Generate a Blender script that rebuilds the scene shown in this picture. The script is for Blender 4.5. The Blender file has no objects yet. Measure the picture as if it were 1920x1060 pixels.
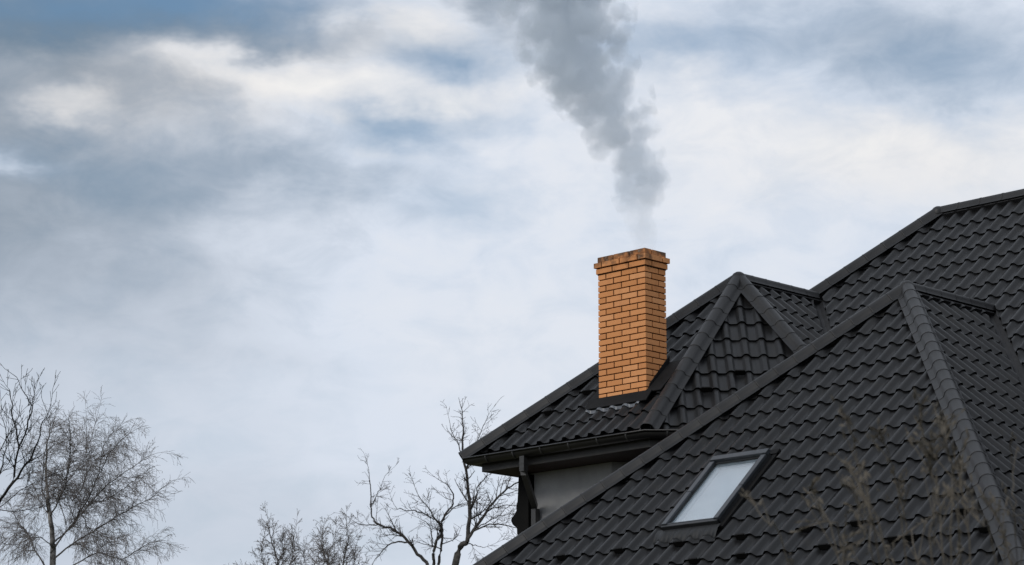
import bpy, bmesh, math, random
import numpy as np
from mathutils import Vector, Matrix

# ------------------------------------------------------------------ camera, sky, sun, exposure
SC = bpy.context.scene
COL = SC.collection
TH = math.radians(44.4908)          # heading of the view, measured from the roof axes
PIT = math.radians(12.7427)         # upward tilt
FPX = 4984.54                       # focal length in pixels of a 1920 wide picture
EYE = np.array([0.0, 0.0, 1.6])
cd = bpy.data.cameras.new('camera')
cam = bpy.data.objects.new('camera', cd)
COL.objects.link(cam)
cam.location = EYE
cam.rotation_euler = (math.pi / 2 + PIT, 0, TH)
cd.sensor_width = 36.0
cd.lens = FPX / 1920 * 36
cd.clip_start = 0.1
cd.clip_end = 5000
cd.dof.use_dof = True
cd.dof.focus_distance = 30.0
cd.dof.aperture_fstop = 8.0
SC.camera = cam
SC.view_settings.view_transform = 'Standard'
SC.view_settings.look = 'None'
SC.view_settings.exposure = 0.0
SC.view_settings.gamma = 1.0

SUN_EL, SUN_AZ = math.radians(36), math.radians(-92)    # direction towards the sun: azimuth counted from +X
sd = bpy.data.lights.new('sun', 'SUN')
sd.energy = 1.45
sd.angle = math.radians(25)
sd.color = (1.0, 0.95, 0.88)
sun = bpy.data.objects.new('sun', sd)
COL.objects.link(sun)
sv = Vector((math.cos(SUN_EL) * math.cos(SUN_AZ), math.cos(SUN_EL) * math.sin(SUN_AZ), math.sin(SUN_EL)))
sun.rotation_euler = sv.to_track_quat('Z', 'Y').to_euler()
sun.location = (0, 0, 40)


class NT:
    """small helper to write node trees"""
    def __init__(self, tree):
        self.t = tree
        self.n = tree.nodes
        self.n.clear()

    def node(self, typ, **kw):
        nd = self.n.new(typ)
        for k, v in kw.items():
            if k.startswith('_'):
                continue
            setattr(nd, k, v)
        return nd

    def link(self, a, b):
        self.t.links.new(a, b)

    def setin(self, sock, v):
        if isinstance(v, bpy.types.NodeSocket):
            self.link(v, sock)
        elif v is not None:
            if hasattr(sock.default_value, '__len__') and not hasattr(v, '__len__'):
                v = [v] * len(sock.default_value)
            if hasattr(sock.default_value, '__len__') and len(sock.default_value) == 4 and len(v) == 3:
                v = (*v, 1)
            sock.default_value = v

    def math(self, op, a, b=None, c=None, clamp=False):
        nd = self.n.new('ShaderNodeMath')
        nd.operation = op
        nd.use_clamp = clamp
        for i, v in enumerate((a, b, c)):
            if v is not None:
                self.setin(nd.inputs[i], v)
        return nd.outputs[0]

    def vmath(self, op, a, b=None):
        nd = self.n.new('ShaderNodeVectorMath')
        nd.operation = op
        self.setin(nd.inputs[0], a)
        if b is not None:
            self.setin(nd.inputs[1], b)
        return nd.outputs['Value'] if op in ('DOT_PRODUCT', 'LENGTH', 'DISTANCE') else nd.outputs[0]

    def noise(self, vec, scale, detail=4, rough=0.5, dist=0.0, color=False):
        nd = self.n.new('ShaderNodeTexNoise')
        if vec is not None:
            self.link(vec, nd.inputs['Vector'])
        nd.inputs['Scale'].default_value = scale
        nd.inputs['Detail'].default_value = detail
        nd.inputs['Roughness'].default_value = rough
        nd.inputs['Distortion'].default_value = dist
        return nd.outputs['Color' if color else 'Fac']

    def ramp(self, fac, stops, interp='LINEAR'):
        nd = self.n.new('ShaderNodeValToRGB')
        nd.color_ramp.interpolation = interp
        el = nd.color_ramp.elements
        while len(el) < len(stops):
            el.new(0.5)
        for e, (p, c) in zip(el, stops):
            e.position = p
            e.color = (*c, 1) if hasattr(c, '__len__') else (c, c, c, 1)
        self.setin(nd.inputs[0], fac)
        return nd.outputs[0]

    def mix(self, fac, a, b, blend='MIX'):
        nd = self.n.new('ShaderNodeMix')
        nd.data_type = 'RGBA'
        nd.blend_type = blend
        self.setin(nd.inputs[0], fac)
        self.setin(nd.inputs[6], a)
        self.setin(nd.inputs[7], b)
        return nd.outputs[2]

    def maprange(self, v, a, b, c, d, smooth=False):
        nd = self.n.new('ShaderNodeMapRange')
        if smooth:
            nd.interpolation_type = 'SMOOTHSTEP'
        for i, x in enumerate((v, a, b, c, d)):
            self.setin(nd.inputs[i], x)
        return nd.outputs[0]

    def combine(self, x, y, z=0.0):
        nd = self.n.new('ShaderNodeCombineXYZ')
        for i, v in enumerate((x, y, z)):
            self.setin(nd.inputs[i], v)
        return nd.outputs[0]

    def sep(self, v):
        nd = self.n.new('ShaderNodeSeparateXYZ')
        self.link(v, nd.inputs[0])
        return nd.outputs


def azel(px, py):
    """azimuth and elevation (degrees) of a direction seen at a point of the 1920 x 1060 view"""
    u, v = (px - 960) / FPX, (530 - py) / FPX
    cp, sp = math.cos(PIT), math.sin(PIT)
    x, y, z = u, cp - v * sp, sp + v * cp
    return math.degrees(math.atan2(x, y)), math.degrees(math.atan2(z, math.hypot(x, y)))


world = bpy.data.worlds.new('World')
SC.world = world
world.use_nodes = True
W_ = NT(world.node_tree)
tc = W_.node('ShaderNodeTexCoord')
dvec = tc.outputs['Generated']
right = (math.cos(TH), math.sin(TH), 0)
fwd = (-math.sin(TH), math.cos(TH), 0)
az = W_.math('DEGREES', W_.math('ARCTAN2', W_.vmath('DOT_PRODUCT', dvec, right), W_.vmath('DOT_PRODUCT', dvec, fwd)))
el = W_.math('DEGREES', W_.math('ARCSINE', W_.sep(dvec)[2]))
flat = W_.combine(W_.math('MULTIPLY', az, 0.55), el, 0.0)     # clouds are drawn out sideways
wn = W_.noise(flat, 0.42, 5, 0.6, 0.0, True)
wn2 = W_.noise(flat, 1.5, 4, 0.55, 0.0, True)
wsep = W_.sep(wn)
w2 = W_.sep(wn2)
waz = W_.math('ADD', az, W_.math('ADD', W_.math('MULTIPLY_ADD', wsep[0], 4.2, -2.1), W_.math('MULTIPLY_ADD', w2[0], 0.7, -0.35)))
wel = W_.math('ADD', el, W_.math('ADD', W_.math('MULTIPLY_ADD', wsep[1], 2.4, -1.2), W_.math('MULTIPLY_ADD', w2[1], 0.4, -0.2)))


def field(blobs):
    total = None
    for px, py, sx, sy, amp in blobs:
        a0, e0 = azel(px, py)
        ka, ke = FPX * math.pi / 180 / sx, FPX * math.pi / 180 / sy
        da = W_.math('MULTIPLY', W_.math('SUBTRACT', waz, a0), ka)
        de = W_.math('MULTIPLY', W_.math('SUBTRACT', wel, e0), ke)
        r2 = W_.math('MULTIPLY_ADD', da, da, W_.math('MULTIPLY', de, de))
        g = W_.math('MULTIPLY', W_.math('EXPONENT', W_.math('MULTIPLY', r2, -1.0)), amp)
        total = g if total is None else W_.math('ADD', total, g)
    return total


HOLES = [(400, 0, 260, 55, 0.75), (850, 105, 130, 48, 0.66), (790, 238, 150, 42, 0.68), (1270, 95, 190, 55, 0.55),
         (1760, 120, 280, 90, 0.42), (60, 10, 260, 70, 0.6), (160, 320, 260, 60, 0.25), (620, 315, 200, 50, 0.2), (860, 370, 120, 50, 0.3),
         (1500, 20, 200, 50, 0.25)]
SHADE = [(-60, 40, 500, 200, -0.46), (-80, 380, 440, 210, -0.34), (260, 330, 300, 70, -0.08), (940, 0, 120, 70, -0.34), (200, 600, 420, 150, -0.07),
         (0, 980, 420, 260, -0.10), (1740, 110, 260, 90, -0.16), (480, 980, 330, 140, -0.08), (560, 50, 220, 45, -0.14), (560, 320, 220, 45, -0.14), (300, 30, 240, 60, -0.18), (1500, 60, 180, 60, -0.1),
         (430, 135, 170, 42, 0.31), (600, 172, 150, 40, 0.26), (720, 42, 120, 34, 0.28), (890, 55, 90, 40, 0.22), (140, 215, 95, 40, 0.30), (20, 318, 80, 24, 0.34),
         (860, 185, 140, 40, 0.2), (1600, 270, 260, 70, 0.16), (1880, 270, 180, 70, 0.10), (1350, 330, 300, 120, 0.07), (950, 560, 520, 200, 0.03), (1350, 200, 200, 60, 0.06), (640, 232, 90, 16, 0.16), (720, 290, 90, 22, 0.1), (20, 140, 80, 50, 0.12)]
WARM = [(400, 150, 330, 90, 0.9), (140, 220, 160, 60, 0.8), (740, 60, 220, 60, 0.6), (1750, 290, 330, 90, 0.6)]
hole = field(HOLES)
shd = field(SHADE)
warm = W_.math('MINIMUM', field(WARM), 1.0)
fine = W_.noise(flat, 1.0, 7, 0.6, 0.4)
calm = W_.maprange(el, 9.5, 15.0, 0.03, 0.26, True)      # the deck smooths out towards the horizon
broad = W_.noise(flat, 0.16, 4, 0.5)
cover = W_.math('SUBTRACT', W_.math('MULTIPLY_ADD', W_.math('SUBTRACT', fine, 0.5), 0.5, 0.98), hole, clamp=True)
shade = W_.math('ADD', W_.math('ADD', W_.math('MULTIPLY_ADD', W_.math('SUBTRACT', fine, 0.5), calm, 0.735), W_.math('MULTIPLY', W_.math('SUBTRACT', broad, 0.5), 0.25)), shd, clamp=True)
cloud = W_.ramp(shade, [(0.0, (0.085, 0.125, 0.165)), (0.25, (0.185, 0.238, 0.295)), (0.5, (0.405, 0.465, 0.55)), (0.72, (0.70, 0.76, 0.86)), (0.86, (0.81, 0.83, 0.875)), (1.0, (0.89, 0.89, 0.89))])
cl = W_.sep(cloud)
cloud = W_.mix(W_.math('MULTIPLY', W_.math('MULTIPLY', warm, W_.maprange(cl[1], 0.3, 0.7, 0.25, 1.0)), 0.75), cloud, W_.combine(W_.math('MULTIPLY', cl[1], 0.985), W_.math('MULTIPLY', cl[1], 0.965), W_.math('MULTIPLY', cl[1], 0.95)))
sky = W_.node('ShaderNodeTexSky', sky_type='NISHITA', sun_disc=False)
sky.sun_elevation = SUN_EL
sky.sun_rotation = math.pi / 2 - SUN_AZ
sky.air_density = 1.0
sky.dust_density = 1.5
sky.ozone_density = 3.0
blue = W_.mix(1.0, sky.outputs[0], (0.108, 0.116, 0.109), 'MULTIPLY')
out_col = W_.mix(cover, blue, cloud)
bg = W_.node('ShaderNodeBackground')
W_.link(out_col, bg.inputs[0])
bg.inputs[1].default_value = 1.0
wo = W_.node('ShaderNodeOutputWorld')
W_.link(bg.outputs[0], wo.inputs[0])

# ------------------------------------------------------------------ helpers
rng = random.Random(7)


def at(px, py, dist):
    """point seen at a place of the 1920 x 1060 view, dist metres ahead"""
    u, v = (px - 960) / FPX, (530 - py) / FPX
    cp, sp = math.cos(PIT), math.sin(PIT)
    x, y, z = dist * u, dist * (cp - v * sp), dist * (sp + v * cp)
    c, s = math.cos(TH), math.sin(TH)
    return np.array([c * x - s * y, s * x + c * y, z]) + EYE


def to_px(P):
    d = np.asarray(P, float) - EYE
    c, s = math.cos(TH), math.sin(TH)
    x, y, z = c * d[0] + s * d[1], -s * d[0] + c * d[1], d[2]
    cp, sp = math.cos(PIT), math.sin(PIT)
    w = y * cp + z * sp
    return 960 + FPX * x / w, 530 - FPX * (-y * sp + z * cp) / w, w


def link(name, mesh, parent=None, mat=None, kind=None):
    o = bpy.data.objects.new(name, mesh)
    COL.objects.link(o)
    if parent is not None:
        o.parent = parent
    if mat is not None and mesh is not None and not mesh.materials:
        mesh.materials.append(mat)
    if kind:
        o['kind'] = kind
    return o


def mesh_of(name, verts, faces, mat=None, smooth=False):
    me = bpy.data.meshes.new(name)
    me.from_pydata([tuple(map(float, v)) for v in verts], [], faces)
    if smooth:
        me.polygons.foreach_set('use_smooth', [True] * len(me.polygons))
    if mat is not None:
        me.materials.append(mat)
    me.update()
    return me


def tag(o, label, cat, group=None, kind=None):
    o['label'] = label
    o['category'] = cat
    if group:
        o['group'] = group
    if kind:
        o['kind'] = kind
    return o


def empty(name, loc=(0, 0, 0)):
    o = bpy.data.objects.new(name, None)
    o.empty_display_size = 0.2
    o.location = loc
    COL.objects.link(o)
    return o


class MB:
    def __init__(self):
        self.v, self.f = [], []

    def add(self, verts, faces):
        b = len(self.v)
        self.v += [tuple(map(float, x)) for x in verts]
        self.f += [tuple(b + i for i in f) for f in faces]
        return self

    def box(self, lo, hi):
        x0, y0, z0 = lo
        x1, y1, z1 = hi
        return self.add([(x0, y0, z0), (x1, y0, z0), (x1, y1, z0), (x0, y1, z0), (x0, y0, z1), (x1, y0, z1), (x1, y1, z1), (x0, y1, z1)],
                        [(0, 3, 2, 1), (4, 5, 6, 7), (0, 1, 5, 4), (1, 2, 6, 5), (2, 3, 7, 6), (3, 0, 4, 7)])

    def prism(self, poly, z0, z1):
        n = len(poly)
        vs = [(x, y, z0) for x, y in poly] + [(x, y, z1) for x, y in poly]
        fs = [tuple(range(n))[::-1], tuple(range(n, 2 * n))] + [(i, (i + 1) % n, n + (i + 1) % n, n + i) for i in range(n)]
        return self.add(vs, fs)

    def sweep(self, pts, radii, sides=8, cap=True, square=False):
        pts = [np.asarray(p, float) for p in pts]
        rings = []
        up = np.array([0, 0, 1.0])
        n = len(pts)
        for i, p in enumerate(pts):
            t = pts[min(i + 1, n - 1)] - pts[max(i - 1, 0)]
            t /= np.linalg.norm(t) + 1e-9
            ref = up if abs(t[2]) < 0.95 else np.array([1.0, 0, 0])
            s = np.cross(t, ref)
            s /= np.linalg.norm(s)
            w = np.cross(s, t)
            r = radii[i] if hasattr(radii, '__len__') else radii
            off = math.pi / 4 if square else 0
            rings.append([p + r * (math.cos(off + 2 * math.pi * k / sides) * s + math.sin(off + 2 * math.pi * k / sides) * w) for k in range(sides)])
        vs = [v for r in rings for v in r]
        fs = []
        for i in range(n - 1):
            for k in range(sides):
                a, b = i * sides + k, i * sides + (k + 1) % sides
                fs.append((a, b, b + sides, a + sides))
        if cap:
            fs.append(tuple(range(sides))[::-1])
            fs.append(tuple((n - 1) * sides + k for k in range(sides)))
        return self.add(vs, fs)

    def build(self, name, mat, parent=None, smooth=False, kind=None):
        return link(name, mesh_of(name, self.v, self.f, mat, smooth), parent, None, kind)


# ------------------------------------------------------------------ materials
def material(name):
    m = bpy.data.materials.new(name)
    m.use_nodes = True
    return m, NT(m.node_tree)


def finish(nt, color, rough=0.5, spec=0.5, bump=None, bump_dist=0.005, bump_str=0.3, metallic=0.0, coat=0.0):
    b = nt.node('ShaderNodeBsdfPrincipled')
    nt.setin(b.inputs['Base Color'], color)
    nt.setin(b.inputs['Roughness'], rough)
    nt.setin(b.inputs['Metallic'], metallic)
    nt.setin(b.inputs['Specular IOR Level'], spec)
    nt.setin(b.inputs['Coat Weight'], coat)
    if bump is not None:
        bn = nt.node('ShaderNodeBump')
        bn.inputs['Strength'].default_value = bump_str
        bn.inputs['Distance'].default_value = bump_dist
        nt.link(bump, bn.inputs['Height'])
        nt.link(bn.outputs[0], b.inputs['Normal'])
    o = nt.node('ShaderNodeOutputMaterial')
    nt.link(b.outputs[0], o.inputs[0])
    return b


def world_pos(nt):
    return nt.node('ShaderNodeNewGeometry').outputs['Position']


def mat_tile():
    m, t = material('roof_tile_paint')
    p = world_pos(t)
    n1 = t.noise(p, 1.3, 5, 0.6)
    n2 = t.noise(p, 45, 4, 0.6)
    n3 = t.noise(p, 7, 4, 0.65)
    c = t.mix(t.maprange(n1, 0.35, 0.7, 0, 1), (0.0052, 0.0054, 0.0060), (0.0095, 0.0096, 0.0102))
    c = t.mix(t.maprange(n3, 0.52, 0.76, 0, 0.6), c, (0.019, 0.018, 0.016))
    c = t.mix(t.math('MULTIPLY', t.maprange(n2, 0.5, 0.75, 0, 1), 0.25), c, (0.004, 0.0042, 0.0045))
    finish(t, c, t.maprange(t.math('ADD', t.math('MULTIPLY', n3, 0.6), t.math('MULTIPLY', n1, 0.4)), 0.35, 0.65, 0.33, 0.50), 0.28, n2, 0.0015, 0.25)
    return m


def mat_simple(name, c0, c1, scale=8, rough=0.5, spec=0.5, bump_scale=60, bump=0.15, metallic=0.0):
    m, t = material(name)
    p = world_pos(t)
    n = t.noise(p, scale, 5, 0.6)
    b = t.noise(p, bump_scale, 3, 0.6)
    finish(t, t.mix(t.maprange(n, 0.3, 0.7, 0, 1), c0, c1), rough, spec, b, 0.002, bump, metallic)
    return m


def mat_brick():
    m, t = material('yellow_brick')
    p = world_pos(t)
    rnd = t.node('ShaderNodeObjectInfo').outputs['Random']
    base = t.ramp(rnd, [(0.0, (0.54, 0.222, 0.078)), (0.3, (0.66, 0.290, 0.115)), (0.55, (0.60, 0.252, 0.092)), (0.8, (0.69, 0.322, 0.138)), (1.0, (0.50, 0.198, 0.070))])
    g = t.noise(p, 38, 6, 0.7)
    base = t.mix(t.maprange(g, 0.35, 0.75, 0, 0.35), base, (0.48, 0.225, 0.09))
    sp = t.noise(p, 160, 2, 0.5)
    base = t.mix(t.maprange(sp, 0.66, 0.74, 0, 0.5), base, (0.22, 0.10, 0.045))
    z = t.sep(p)[2]
    st = t.noise(p, 6.5, 5, 0.6)
    high = t.maprange(z, 8.42, 8.76, 0.0, 1.0)
    soot = t.maprange(t.math('ADD', t.math('MULTIPLY', high, 0.42), st), 0.70, 0.94, 0.0, 0.9)
    base = t.mix(soot, base, (0.045, 0.026, 0.018))
    stv = t.noise(t.vmath('MULTIPLY', p, (9.0, 9.0, 0.7)), 1.0, 4, 0.6)
    base = t.mix(t.maprange(stv, 0.55, 0.75, 0, 0.35), base, (0.30, 0.125, 0.05))
    lim = t.maprange(t.math('ADD', t.math('MULTIPLY', high, 0.2), t.noise(p, 13, 4, 0.6)), 0.74, 0.86, 0, 0.35)
    base = t.mix(lim, base, (0.42, 0.36, 0.28))
    finish(t, base, 0.85, 0.25, g, 0.004, 0.35)
    return m


def mat_plaster():
    m, t = material('grey_plaster')
    p = world_pos(t)
    n = t.noise(p, 2.2, 6, 0.65)
    n2 = t.noise(p, 55, 4, 0.6)
    c = t.mix(t.maprange(n, 0.3, 0.72, 0, 1), (0.26, 0.26, 0.265), (0.40, 0.40, 0.40))
    finish(t, c, 0.9, 0.2, n2, 0.004, 0.5)
    return m


def mat_bark(name, dark, light, scale=9):
    m, t = material(name)
    p = world_pos(t)
    n = t.noise(p, scale, 5, 0.65)
    finish(t, t.mix(t.maprange(n, 0.38, 0.66, 0, 1), dark, light), 0.9, 0.2, n, 0.01, 0.4)
    return m


def mat_glass():
    m, t = material('window_glass')
    ge = t.node('ShaderNodeNewGeometry')
    cosv = t.math('ABSOLUTE', t.vmath('DOT_PRODUCT', ge.outputs['Normal'], ge.outputs['Incoming']))
    sch = t.math('MULTIPLY_ADD', t.math('POWER', t.math('SUBTRACT', 1.0, cosv), 5.0), 0.87, 0.13)
    gl = t.node('ShaderNodeBsdfGlossy')
    gl.inputs['Roughness'].default_value = 0.03
    gl.inputs['Color'].default_value = (1, 0.99, 0.985, 1)
    tr = t.node('ShaderNodeBsdfTransparent')
    tr.inputs['Color'].default_value = (0.86, 0.9, 0.92, 1)
    mx = t.node('ShaderNodeMixShader')
    t.link(sch, mx.inputs[0])
    t.link(tr.outputs[0], mx.inputs[1])
    t.link(gl.outputs[0], mx.inputs[2])
    o = t.node('ShaderNodeOutputMaterial')
    t.link(mx.outputs[0], o.inputs[0])
    return m


def mat_ground():
    m, t = material('winter_grass')
    p = world_pos(t)
    n = t.noise(p, 0.35, 6, 0.6)
    n2 = t.noise(p, 9, 5, 0.7)
    c = t.mix(t.maprange(n, 0.35, 0.65, 0, 1), (0.055, 0.062, 0.028), (0.10, 0.088, 0.05))
    c = t.mix(t.maprange(n2, 0.4, 0.7, 0, 0.6), c, (0.045, 0.040, 0.025))
    finish(t, c, 0.95, 0.1, n2, 0.05, 0.6)
    return m


M_TILE = mat_tile()
M_CAP = mat_simple('ridge_cap_paint', (0.009, 0.0092, 0.010), (0.015, 0.015, 0.0155), 3, 0.48, 0.32, 70, 0.12)
M_UNDER = mat_simple('roof_underlay', (0.012, 0.012, 0.013), (0.018, 0.018, 0.019), 5, 0.8, 0.2)
M_SHEET = mat_simple('dark_sheet_metal', (0.007, 0.007, 0.0074), (0.011, 0.011, 0.0114), 6, 0.75, 0.12, 40, 0.1)
M_VALLEY = mat_simple('valley_sheet_metal', (0.011, 0.011, 0.012), (0.017, 0.017, 0.018), 6, 0.6, 0.22, 40, 0.1)
M_LEAD = mat_simple('grey_lead_apron', (0.010, 0.011, 0.0125), (0.019, 0.0205, 0.0225), 9, 0.6, 0.3, 25, 0.3)
M_BARE = mat_simple('bright_bare_lead', (0.02, 0.022, 0.026), (0.16, 0.175, 0.20), 26, 0.4, 0.5, 25, 0.3)
M_GUTTER = mat_simple('gutter_paint', (0.010, 0.0098, 0.0098), (0.015, 0.0146, 0.0146), 5, 0.36, 0.4, 40, 0.05)
M_PIPE = mat_simple('downpipe_paint', (0.022, 0.0215, 0.0215), (0.034, 0.033, 0.032), 5, 0.45, 0.5, 40, 0.05)
M_FASCIA = mat_simple('fascia_board', (0.030, 0.029, 0.028), (0.045, 0.043, 0.041), 6, 0.6, 0.3, 40, 0.1)
M_SOFFIT = mat_simple('brown_soffit', (0.022, 0.011, 0.008), (0.034, 0.016, 0.011), 8, 0.7, 0.3, 40, 0.1)
M_FRAME = mat_simple('skylight_aluminium', (0.024, 0.028, 0.034), (0.036, 0.041, 0.048), 8, 0.38, 0.5, 60, 0.05)
M_FRAME_DARK = mat_simple('skylight_dark_rail', (0.012, 0.013, 0.014), (0.020, 0.021, 0.023), 8, 0.45, 0.4, 60, 0.05)
M_BLIND = mat_simple('pale_blind', (0.52, 0.52, 0.55), (0.60, 0.60, 0.62), 4, 0.9, 0.1, 60, 0.05)
M_LINING = mat_simple('white_lining', (0.70, 0.72, 0.73), (0.78, 0.79, 0.80), 4, 0.7, 0.2, 60, 0.05)
M_BRICK = mat_brick()
M_MORTAR = mat_simple('dark_mortar', (0.024, 0.010, 0.005), (0.042, 0.019, 0.009), 30, 0.95, 0.1, 120, 0.4)
M_PLASTER = mat_plaster()
M_GLASS = mat_glass()
M_GROUND = mat_ground()
M_GUARD = mat_simple('black_snow_guard', (0.004, 0.004, 0.004), (0.007, 0.0065, 0.006), 8, 0.7, 0.08, 60, 0.1)

# ------------------------------------------------------------------ ground
N = 64
gv, gf = [], []
ext = [-1500, -500, -200, -100, -60, -40, -30, -20, -10, 0, 10, 20, 30, 40, 60, 100, 200, 500, 1500]
for iy, y in enumerate(ext):
    for ix, x in enumerate(ext):
        gv.append((x, y, 0.0 if abs(x) < 45 and abs(y) < 45 else 0.25 * math.sin(x * 0.03) * math.cos(y * 0.023)))
n_ = len(ext)
for iy in range(n_ - 1):
    for ix in range(n_ - 1):
        a = iy * n_ + ix
        gf.append((a, a + 1, a + 1 + n_, a + n_))
ground = link('ground', mesh_of('ground', gv, gf, M_GROUND, True), kind='structure')

# ------------------------------------------------------------------ house roof
T43 = math.tan(math.radians(43))
S43, C43 = math.sin(math.radians(43)), math.cos(math.radians(43))
AF = np.array([-16.75, 23.20, 7.955])      # apex of the front wing
AR = np.array([-19.82, 24.05, 8.690])      # apex of the rear wing
AM = np.array([-18.80, 26.75, 9.810])      # left end of the main ridge
ZE_F, ZE_R = 3.55, 6.506
house = empty('house', (-17.5, 23.0, 0.0))
house.location = (0, 0, 0)
tag(house, 'house with dark grey wave-tiled hip roofs, yellow brick chimney and one skylight', 'house')

TW, TL, HW, STEP = 0.2, 0.3294, 0.043, 0.021
prof = [(-0.1, 0), (-0.066, 0.0005), (-0.052, 0.006), (-0.031, 0.031), (-0.018, 0.040), (0, HW), (0.018, 0.040), (0.031, 0.031), (0.052, 0.006), (0.066, 0.0005), (0.1, 0)]
# local axes of a roof slope: x along the eave, y up the slope, z outward; the crest at the lower lip is z = 0


def tile_arrays(L):
    K = len(prof)
    vs, fs = [], []
    for u, h in prof:
        vs.append((u, L + 0.004, h - HW - STEP))
    for u, h in prof:
        vs.append((u, 0.02, h - HW - 0.0013))
    for u, h in prof:
        vs.append((u, 0.0, h - HW))
    for i in range(K - 1):
        fs.append((K + i, K + i + 1, i + 1, i))
        fs.append((2 * K + i, 2 * K + i + 1, K + i + 1, K + i))
    nt = len(fs)
    b = len(vs)
    for u, h in prof:
        vs.append((u, 0.0, h - HW))
    for u, h in prof:
        vs.append((u, 0.014, h - HW - STEP - 0.001))
    for i in range(K - 1):
        fs.append((b + K + i, b + K + i + 1, b + i + 1, b + i))
    return vs, fs, nt


def tile_mesh(L):
    vs, fs, nt = tile_arrays(L)
    me = mesh_of('tile', vs, fs, M_TILE)
    me.polygons.foreach_set('use_smooth', [True] * nt + [False] * (len(fs) - nt))
    return me


class Slope:
    """one plane of the roof: base sheet plus tiles, cut along hips and valleys"""
    def __init__(self, name, apex, normal, plan, anchor, L=TL, cuts=(), inset=0.0):
        self.name, self.apex = name, np.asarray(apex, float)
        n = np.asarray(normal, float)
        self.n = n / np.linalg.norm(n)
        h = np.array([-self.n[0], -self.n[1], 0])
        h /= np.linalg.norm(h)
        self.up = h * self.n[2] + np.array([0, 0, 1]) * math.hypot(self.n[0], self.n[1])
        self.u = np.cross(self.up, self.n)
        self.plan = [np.asarray(p, float) for p in plan]      # plan corners (x, y), any order round the face
        self.anchor = np.asarray(anchor, float)
        self.anchor = self.lift(self.anchor[0], self.anchor[1])
        self.L = L
        self.cuts = cuts
        self.R = np.array([self.u, self.up, self.n]).T

    def lift(self, x, y):
        z = self.apex[2] - (self.n[0] * (x - self.apex[0]) + self.n[1] * (y - self.apex[1])) / self.n[2]
        return np.array([x, y, z])

    def loc(self, P):
        return self.R.T @ (np.asarray(P) - self.anchor)

    def matrix(self, i, j):
        p = self.anchor + self.u * (i * TW) + self.up * (j * self.L)
        M = Matrix.Identity(4)
        for r in range(3):
            for c in range(3):
                M[r][c] = self.R[r, c]
            M[r][3] = p[r]
        return M


SL = []
eF = (AF[2] - ZE_F) / T43
eR = (AR[2] - ZE_R) / T43
yv_F = AM[1] - (AM[2] - AF[2]) / T43          # where the front ridge meets the main slope
yv_R = AM[1] - (AM[2] - AR[2]) / T43
xv = -17.89                                   # gutter line between rear wing and front wing
HA = np.array([0.58, -2.32])                  # plan run of the hip beside the chimney
nD = np.array([2.16, -2.16, 2.90])
hB = np.cross(nD, np.array([S43, 0, C43]))
hB = hB / hB[2] * -1
HBp = hB[:2]
runA = HA / 2.16
zr = AR[2] - ZE_R
RA = AR[:2] + runA * zr
RB = AR[:2] + HBp * zr
eM = 5.2
front = Slope('front', AF, (0, -S43, C43), [AF[:2], AF[:2] + (-eF, -eF), AF[:2] + (eF, -eF)], (-17.571, 21.868))
east = Slope('east', AF, (S43, 0, C43), [AF[:2], AF[:2] + (eF, -eF), (AF[0] + eF, yv_F - eF), (AF[0], yv_F)], (-15.689, 22.541))
west = Slope('west', AF, (-S43, 0, C43), [AF[:2], (AF[0], yv_F), (-19.35, yv_F), (-19.35, 22.28), (AF[0] - eF, 22.28), AF[:2] + (-eF, -eF)], (-18.0, 22.54))
west.cuts = [('y', 22.28, -1, lambda c: c[0] < -19.4)]
rear = Slope('rear', AR, (0, -S43, C43), [AR[:2], AR[:2] + (-eR, -eR), RA], (-21.771, 21.777), L=0.3272)
diag = Slope('diag', AR, nD, [AR[:2], RA, RB], (-19.37, 23.271))
rearE = Slope('reareast', AR, (S43, 0, C43), [AR[:2], RB, (xv, RB[1]), (xv, yv_R - (xv - AR[0])), (AR[0], yv_R)], (-19.63, 24.202))
rearW = Slope('rearwest', AR, (-S43, 0, C43), [AR[:2], (AR[0], 26.0), (AR[0] - eR, 26.0), AR[:2] + (-eR, -eR)], (-21.5, 23.0))
main = Slope('main', AM, (0, -S43, C43), [AM[:2], (AM[0] - 1.25, AM[1] - 1.25), (AM[0] - 1.25, AM[1] - eM), (-9.0, AM[1] - eM), (-9.0, AM[1])], (-18.697, 26.437))
tH = AM[1] - yv_R
mainW = Slope('mainwest', AM, (-S43, 0, C43), [AM[:2], AM[:2] + (-eM, eM), (AM[0] - eM, yv_R), (AM[0] - tH, yv_R)], (-19.2, 26.75))
mainN = Slope('mainnorth', AM, (0, S43, C43), [AM[:2], (-9.0, AM[1]), (-9.0, AM[1] + eM), AM[:2] + (-eM, eM)], (-15.0, 27.4))
ALL = [front, east, west, rear, diag, rearE, rearW, main, mainW, mainN]


def edge_cuts(sl):
    """half planes in plan: keep points with n.p <= d"""
    pl = sl.plan
    c = sum(pl) / len(pl)
    out = []
    for k in range(len(pl)):
        a, b = pl[k], pl[(k + 1) % len(pl)]
        e = b - a
        nn = np.array([e[1], -e[0]])
        nn = nn / np.linalg.norm(nn)
        if nn @ (c - a) > 0:
            nn = -nn
        out.append((nn, nn @ a))
    return out


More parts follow.
